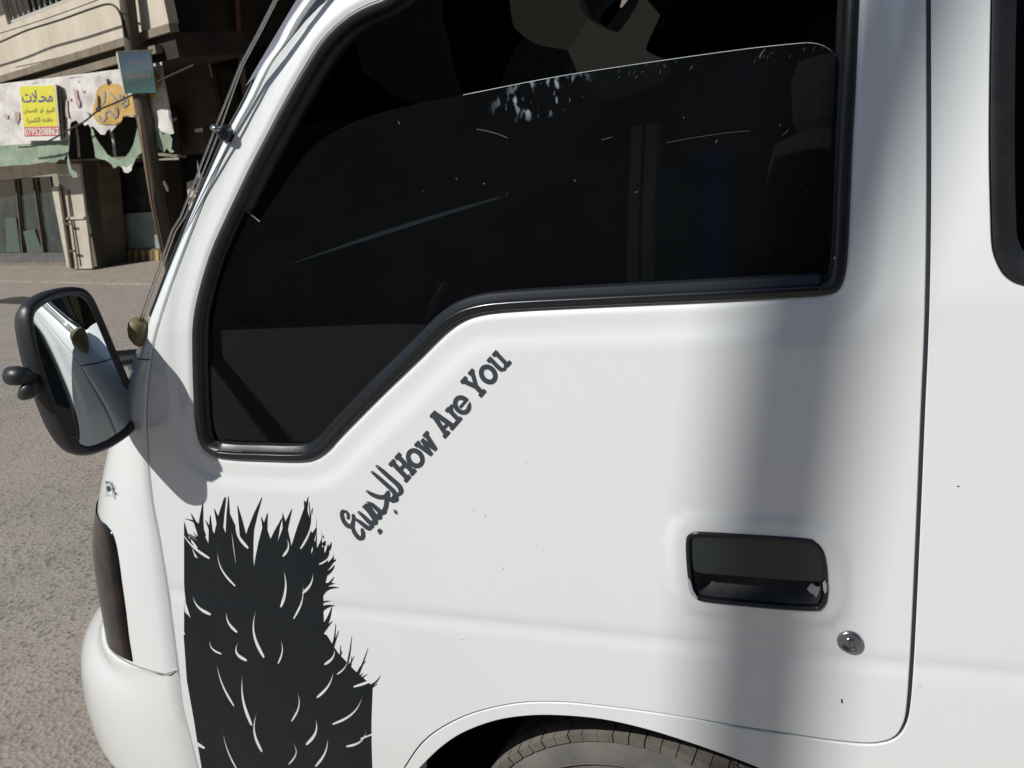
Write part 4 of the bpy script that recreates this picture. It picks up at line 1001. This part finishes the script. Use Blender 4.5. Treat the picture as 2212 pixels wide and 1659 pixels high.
for q in ([(1030,370),(1085,380),(1100,500),(1130,560),(1120,620),(1080,630),(1060,520)], [(900,530),(950,520),(960,700),(975,780),(930,770),(905,650)], [(205,680),(270,690),(275,780),(240,880),(210,820)], [(45,730),(115,730),(110,790),(60,780)], [(1145,375),(1190,395),(1175,420),(1150,410)], [(975,480),(1005,520),(985,545),(965,515)], [(1090,230),(1110,265),(1085,275)], [(1220,690),(1265,700),(1240,740),(1215,720)], [(880,780),(900,640),(870,650),(860,760)]):
    banp('red_print', CA(q), PRINTR, .02)
banp('dark_tear', CA([(1500,225),(1540,230),(1545,290),(1525,320),(1505,285)]), WIRE, .024)
banp('dark_tear', CA([(1375,450),(1400,480),(1405,690),(1345,680),(1350,640),(1372,620)]), WIRE, .024)
# ---- yellow for-sale poster
pcorner = [(42,186),(118,184),(127,295),(53,297)]
po_ = empty('yellow_poster', tuple(FP(85, 240, OFB+.12)), 'yellow and red shop poster with Arabic print hung on the torn banner', 'poster')
OP = OFB+.10
fpoly('poster_board', [(39,184),(120,181),(130,303),(50,304)], OP, .015, PWH, po_)
fpoly('yellow_field', [(42,187),(117,184),(125,272),(51,274)], OP+.004, .003, YEL, po_)
fpoly('red_field', [(52,275),(126,273),(128,293),(53,295)], OP+.004, .003, PRED, po_)
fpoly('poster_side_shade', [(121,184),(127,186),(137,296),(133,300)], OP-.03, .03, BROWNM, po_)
def quadtext(name, s, q, off, m, parent, bold=0.0):
    """text mesh fitted to the facade quad q = (left-bottom, right-bottom, right-top, left-top)"""
    cu = bpy.data.curves.new(name, 'FONT'); cu.body = s; cu.offset = bold; cu.resolution_u = 2
    ob = bpy.data.objects.new(name, cu); COL.objects.link(ob); bpy.context.view_layer.update()
    me = ob.to_mesh(); P = np.array([v.co[:2] for v in me.vertices]); Fc = [tuple(p.vertices) for p in me.polygons]
    lo, hi = P.min(0), P.max(0); U = (P-lo)/(hi-lo); ob.to_mesh_clear(); bpy.data.objects.remove(ob); bpy.data.curves.remove(cu)
    c = [FP(a, b, off) for a, b in q]
    V = [c[0]*(1-u)*(1-v)+c[1]*u*(1-v)+c[2]*u*v+c[3]*(1-u)*v for u, v in U]
    return mk(name, V, Fc, m, parent)
quadtext('headline', '\uFE95\uFEFC\u0640\uFEA4\uFEE3', [(48,222),(115,221),(111,193),(46,196)], OP+.007, PBLUE, po_, .02)
quadtext('text_line', '\uFEE5\uFE8E\uFEE4\uFEC0\uFEE0\uFEDF  \uFEED\u0627  \uFECA\uFEF4\uFE92\uFEE0\uFEDF', [(51,248),(119,246),(117,232),(50,235)], OP+.007, PBLK, po_, .01)
quadtext('text_line', '(\uFEAE\uFEB4\uFEDC\uFEDF\u0627 \uFEE9\uFEAA\uFED8\uFECB', [(59,268),(115,266),(113,252),(57,254)], OP+.007, PBLK, po_, .01)
quadtext('phone_number', '0795208862', [(54,293),(127,291),(126,275),(53,277)], OP+.007, PWH, po_, .015)

# ---- leaning pole with a small sign, and cables
pb = on_plane(379, 606, (0, 0, .03), up)
off_p = float((pb-G0)@fn); print('pole off', off_p, 'road edge', po)
pole = empty('utility_pole', tuple(pb), 'brown leaning pole standing before the shop fronts with a blue sign', 'pole')
def PP(px, py, o=0.0): return FP(px, py, off_p+o)
tube('pole_shaft', [pb, PP(358, 520), PP(334, 400), PP(318, 290), PP(303, 200), PP(286, 95), PP(275, 0), PP(262, -90), PP(250, -200)], [.10, .098, .095, .105, .105, .10, .098, .095, .09], WOOD, pole, n=16)
tube('cable_conduit', [PP(350, 545, .12), PP(326, 430, .12), PP(308, 300, .12), PP(300, 252, .12)], .018, mat('rusty_conduit', (.22, .14, .09), .7, .2), pole, n=8)
sg = empty('pole_sign', tuple(PP(295, 156, .2)), 'small faded blue and teal sign fixed to the leaning pole', 'sign')
SIGNM = bpy.data.materials.new('blue_teal_sign'); SIGNM.use_nodes = True; t_ = SIGNM.node_tree; b_ = t_.nodes['Principled BSDF']; b_.inputs['Roughness'].default_value = .5
tc_ = t_.nodes.new('ShaderNodeTexCoord'); sp_ = t_.nodes.new('ShaderNodeSeparateXYZ'); t_.links.new(tc_.outputs['Generated'], sp_.inputs[0])
rp = t_.nodes.new('ShaderNodeValToRGB'); t_.links.new(sp_.outputs[2], rp.inputs[0]); el = rp.color_ramp.elements
el[0].position = 0; el[0].color = (.02, .095, .085, 1); el[1].position = 1; el[1].color = (.03, .04, .05, 1)
for p_, c_ in ((.3, (.022, .045, .038, 1)), (.55, (.055, .085, .09, 1)), (.78, (.028, .052, .09, 1))): q = el.new(p_); q.color = c_
t_.links.new(rp.outputs[0], b_.inputs['Base Color'])
def sgp(name, pl, o, th, m): return prism(name, [PP(a, b, .16+o) for a, b in pl], -fn*th, m, sg)
sgp('sign_plate', [(254,114),(325,110),(338,200),(270,202)], 0, .012, SIGNM)
sgp('sign_frame', [(250,114),(254,114),(270,203),(267,203)], .006, .03, BAR)
sgp('sign_frame', [(250,111),(326,107),(326.5,110),(251,114)], .006, .03, STONE2)
PINK = mat('faded_pink_print', (.125, .085, .09), .6)
for q in ([(278,131),(308,128),(310,140),(280,144)], [(272,162),(324,158),(326,172),(274,176)], [(288,187),(322,184),(323,191),(289,194)]):
    # faded, unreadable lines of print: broken into short strokes
    x0, y0_ = q[0]; x1, y1_ = q[2]; nn2 = int((x1-x0)/6)
    for i in range(nn2):
        a = x0+(x1-x0)*i/nn2; yy = y0_-(i/nn2)*3; hh = (y1_-y0_)*rg.uniform(.45, .9)
        sgp('faded_print', [(a,yy+2),(a+4.2,yy+1.6),(a+5,yy+hh),(a+.8,yy+hh+.4)], .003, .002, PINK)
sgp('sign_clamp', [(286,108),(296,107),(314,204),(303,205)], -.013, .05, STONE)
def cable(name, pts, o, r_, lbl):
    c = catmull(np.array(pts, float), 5); P = [FP(a, b, o(a) if callable(o) else o) for a, b in c]
    return tube(name, P, r_, WIRE, None, n=6, label=lbl, cat='cable')
cable('sagging_cable', [(-60,112),(0,91),(57,66),(130,43),(200,18),(234,9),(252,17),(262,36),(266,56),(270,80)], off_p+.11, .014, 'upper black cable sagging across the cream balcony to the pole')
cable('thin_cable', [(-60,88),(0,72),(100,40),(200,4),(260,-22)], off_p+.3, .006, 'thin faint cable above the sagging cable at the balcony')
cable('lower_cable', [(40,318),(77,315),(110,302),(150,280),(183,262),(215,237),(250,222),(286,205),(312,196),(350,172),(420,140)], OFB+.22, .013, 'lower black cable slanting across the torn banner')
# ---- marks on the road
pt = on_plane(30, 652, (0, 0, 0), up)
STAIN = mat('dark_patch', (.035, .03, .027), .9)
def patch(name, pl, lbl):
    P = [on_plane(a, b, (0, 0, .004), up) for a, b in pl]
    return prism(name, P, (0, 0, -.003), STAIN, None, label=lbl, cat='stain')
patch('road_stain', [(-30,651),(0,647),(25,642),(50,640),(75,643),(92,648),(80,655),(40,657),(5,655),(-30,655)], 'dark oily stain on the road beside the van mirror')
patch('road_stain', [(252,604),(262,602),(274,605),(270,609),(260,607)], 'small dark mark on the road near the aerial')

# ================================================================== BEHIND THE VIEWER (casts the long shadow, shows in the glass)
hit = np.array([XZ(1722, 900)[0], Y0, XZ(1722, 900)[1]])
ts = np.array(TOSUN); D_ = 10.2
c_ = hit+ts*D_
lean = .155
tube('street_pole', [(c_[0]-ts[0]*0-lean*(c_[2])*-1*-1, c_[1], 0), (c_[0]+0, c_[1], c_[2]), (c_[0]+lean*2.6, c_[1], c_[2]+2.6)], [.070, .063, .061], WOOD, None, n=16, label='tall wooden pole standing across the street facing the van door', cat='pole')
SHADEW = mat('street_wall', (.20, .18, .15), .9, noise=(1.2, .8, (.13, .115, .09)))
PALEP = mat('pale_pillar_paint', (.82, .80, .76), .7)
ob2 = empty('street_building', (4, -10, 0), 'low building with blue shutter facing the van across the street', 'building')
def mirq(px, py, y):                                  # where the door glass shows a point at depth -y
    d = ray(px, py); t = (Y0+RECESS)/d[1]; h = CO+d*t; s_ = (h[1]+y)/d[1]; return np.array([h[0]+d[0]*s_, -y, h[2]+d[2]*s_])
YB = 9.0
def rb(name, px0, px1, z0, z1, y, th, m, parent, **kw):
    a = mirq(px0, 400, y)[0]; b = mirq(px1, 400, y)[0]; lo, hi = min(a, b), max(a, b)
    return box(name, ((lo+hi)/2, -y-th/2, (z0+z1)/2), (hi-lo, th, z1-z0), m, parent, **kw)
xl = mirq(1330, 400, YB)[0]
box('facade', (xl+9, -YB-2.2, 3.5), (18, 4, 7.0), SHADEW, ob2); box('facade', (xl-2.1, -YB-3.0, 3.0), (4.2, 4, 6.0), SHADEW, ob2)
rb('white_pillar', 1342, 1366, 0, 5.2, YB-.1, .3, PALEP, ob2); rb('white_pillar', 1374, 1400, 0, 5.2, YB-.1, .3, PALEP, ob2)
rb('green_shutter', 1405, 1490, 0, 4.4, YB, .2, mat('green_shutter', (.12, .24, .19), .6), ob2)
rb('blue_shutter', 1495, 1560, 0, 4.6, YB-.05, .2, mat('blue_shutter', (.03, .20, .55), .6), ob2)
rb('dark_doorway', 1570, 1680, 0, 2.6, YB-.02, .2, STONE, ob2)
box('wall_notice', (mirq(1607, 330, YB)[0], -YB+.15, mirq(1607, 330, YB)[2]), (.3, .02, .45), PWH, ob2)
car = empty('parked_car', (-3.5, -9, 0), 'blue car parked across the street seen in the door glass', 'car')
cx = mirq(1295, 430, 11.0); CB = mat('blue_car_paint', (.02, .04, .16), .25, 0, 1)
prism('car_body', [(cx[0]-.85, -11, .3), (cx[0]+.85, -11, .3), (cx[0]+.88, -11, .9), (cx[0]+.68, -11, 1.0), (cx[0]+.55, -11, 1.42), (cx[0]-.55, -11, 1.42), (cx[0]-.68, -11, 1.0), (cx[0]-.88, -11, .9)], (0, -4, 0), CB, car)
prism('car_windscreen', [(cx[0]-.58, -10.98, 1.02), (cx[0]+.58, -10.98, 1.02), (cx[0]+.48, -10.98, 1.36), (cx[0]-.48, -10.98, 1.36)], (0, -.03, 0), SHOPGL, car)
box('number_plate', (cx[0], -10.96, .52), (.42, .02, .13), PWH, car); box('car_bumper', (cx[0], -10.95, .38), (1.6, .12, .16), TRIM, car, .02)
for s_ in (-1, 1):
    box('headlight', (cx[0]+s_*.62, -10.97, .74), (.3, .04, .14), GREYP, car, .02)
    lathe('car_wheel', (cx[0]+s_*.78, -11.4, .3), [(0, -.05), (.2, -.06), (.3, -.04), (.3, .12), (0, .12)], RUBBER, car, n=20)

fb = empty('added_skyline_block', (-14, -20, 0), 'plain unseen building added to darken the sky reflected in the door glass', 'building')  # added out of view to block the sky mirrored in the pane
box('facade', (-16, -21, 5.5), (32, 5, 11), SHADEW, fb)
for i in range(6): box('window', (-24+i*3.2, -18.47, 4.2), (1.1, .06, 1.3), SHOPGL, fb)
for i in range(6): box('shop_door', (-24+i*3.2, -18.47, 1.2), (2.2, .06, 2.4), STONE2, fb)

_zc = inv(318, 777)[0] if False else XZ(318, 777)[1]
tube('cowl_seam', [arcpt(_zc, t, .0003) for t in np.linspace(.01, 1.2, 20)], .0011, BLACKR, van, n=6)

# fine scratches in the tinted film on the pane
SCR = mat('film_scratch', (.085, .10, .11), .6)
_te = resample(gtp, .02, False); _te = _te[(_te[:, 0] > XZ(985, 210)[0]) & (_te[:, 0] < XZ(1800, 115)[0])]; tube('pane_edge', [(a, float(sflat(a, b))+RECESS+.001, b+.0003) for a, b in _te], .0007, GEDGE, pane, n=6)
_scr = [([(1030,279),(1052,283),(1075,289),(1096,298)], 1.1), ([(1640,123),(1646,114),(1653,106)], 1.2), ([(1690,292),(1698,286),(1703,280)], .9), ([(1440,308),(1500,297),(1560,288),(1620,282)], .5), ([(1370,416),(1378,414)], 1), ([(1545,308),(1550,303)], 1.3), ([(1240,387),(1243,392)], 1.3), ([(1300,302),(1322,296)], .8), ([(860,262),(863,268)], 1.2), ([(985,385),(987,387)], 1.6)]
for _k in range(26):
    _x = rg.uniform(1330, 1780); _y = 128+(1760-_x)*.0+ (95-136)/(1720-1400)*(_x-1560)+rg.uniform(0, 26)-8
    _scr.append(([(_x, _y), (_x+rg.uniform(2, 6), _y-rg.uniform(3, 11))], rg.uniform(.3, .6)))
for _p, _w in _scr:
    _q = np.array([XZ(a, b, RECESS-.0008) for a, b in stroke(_p, _w, 3)])
    V = [(x, float(sflat(x, z))+RECESS-.0008, z) for x, z in _q]
    mk('film_scratch', V, [tuple(range(len(V)))], SCR, pane)

_rc = random.Random(77)
for _k in range(14):
    _a, _b = _rc.uniform(900, 2190), _rc.uniform(760, 1500)
    if 1440 < _a < 1900 and 1100 < _b < 1430: continue
    _t = _rc.uniform(0, 3.1); _l = _rc.uniform(.8, 2.2)
    decal('paint_chip', [pxz(stroke([(_a, _b), (_a+_l*math.cos(_t), _b+_l*math.sin(_t))], [1.4, 1.1], 3))], [], mat('chip_brown', (.12, .10, .08), .8) if _k == 0 else bpy.data.materials['chip_brown'], van, off=-.0004)
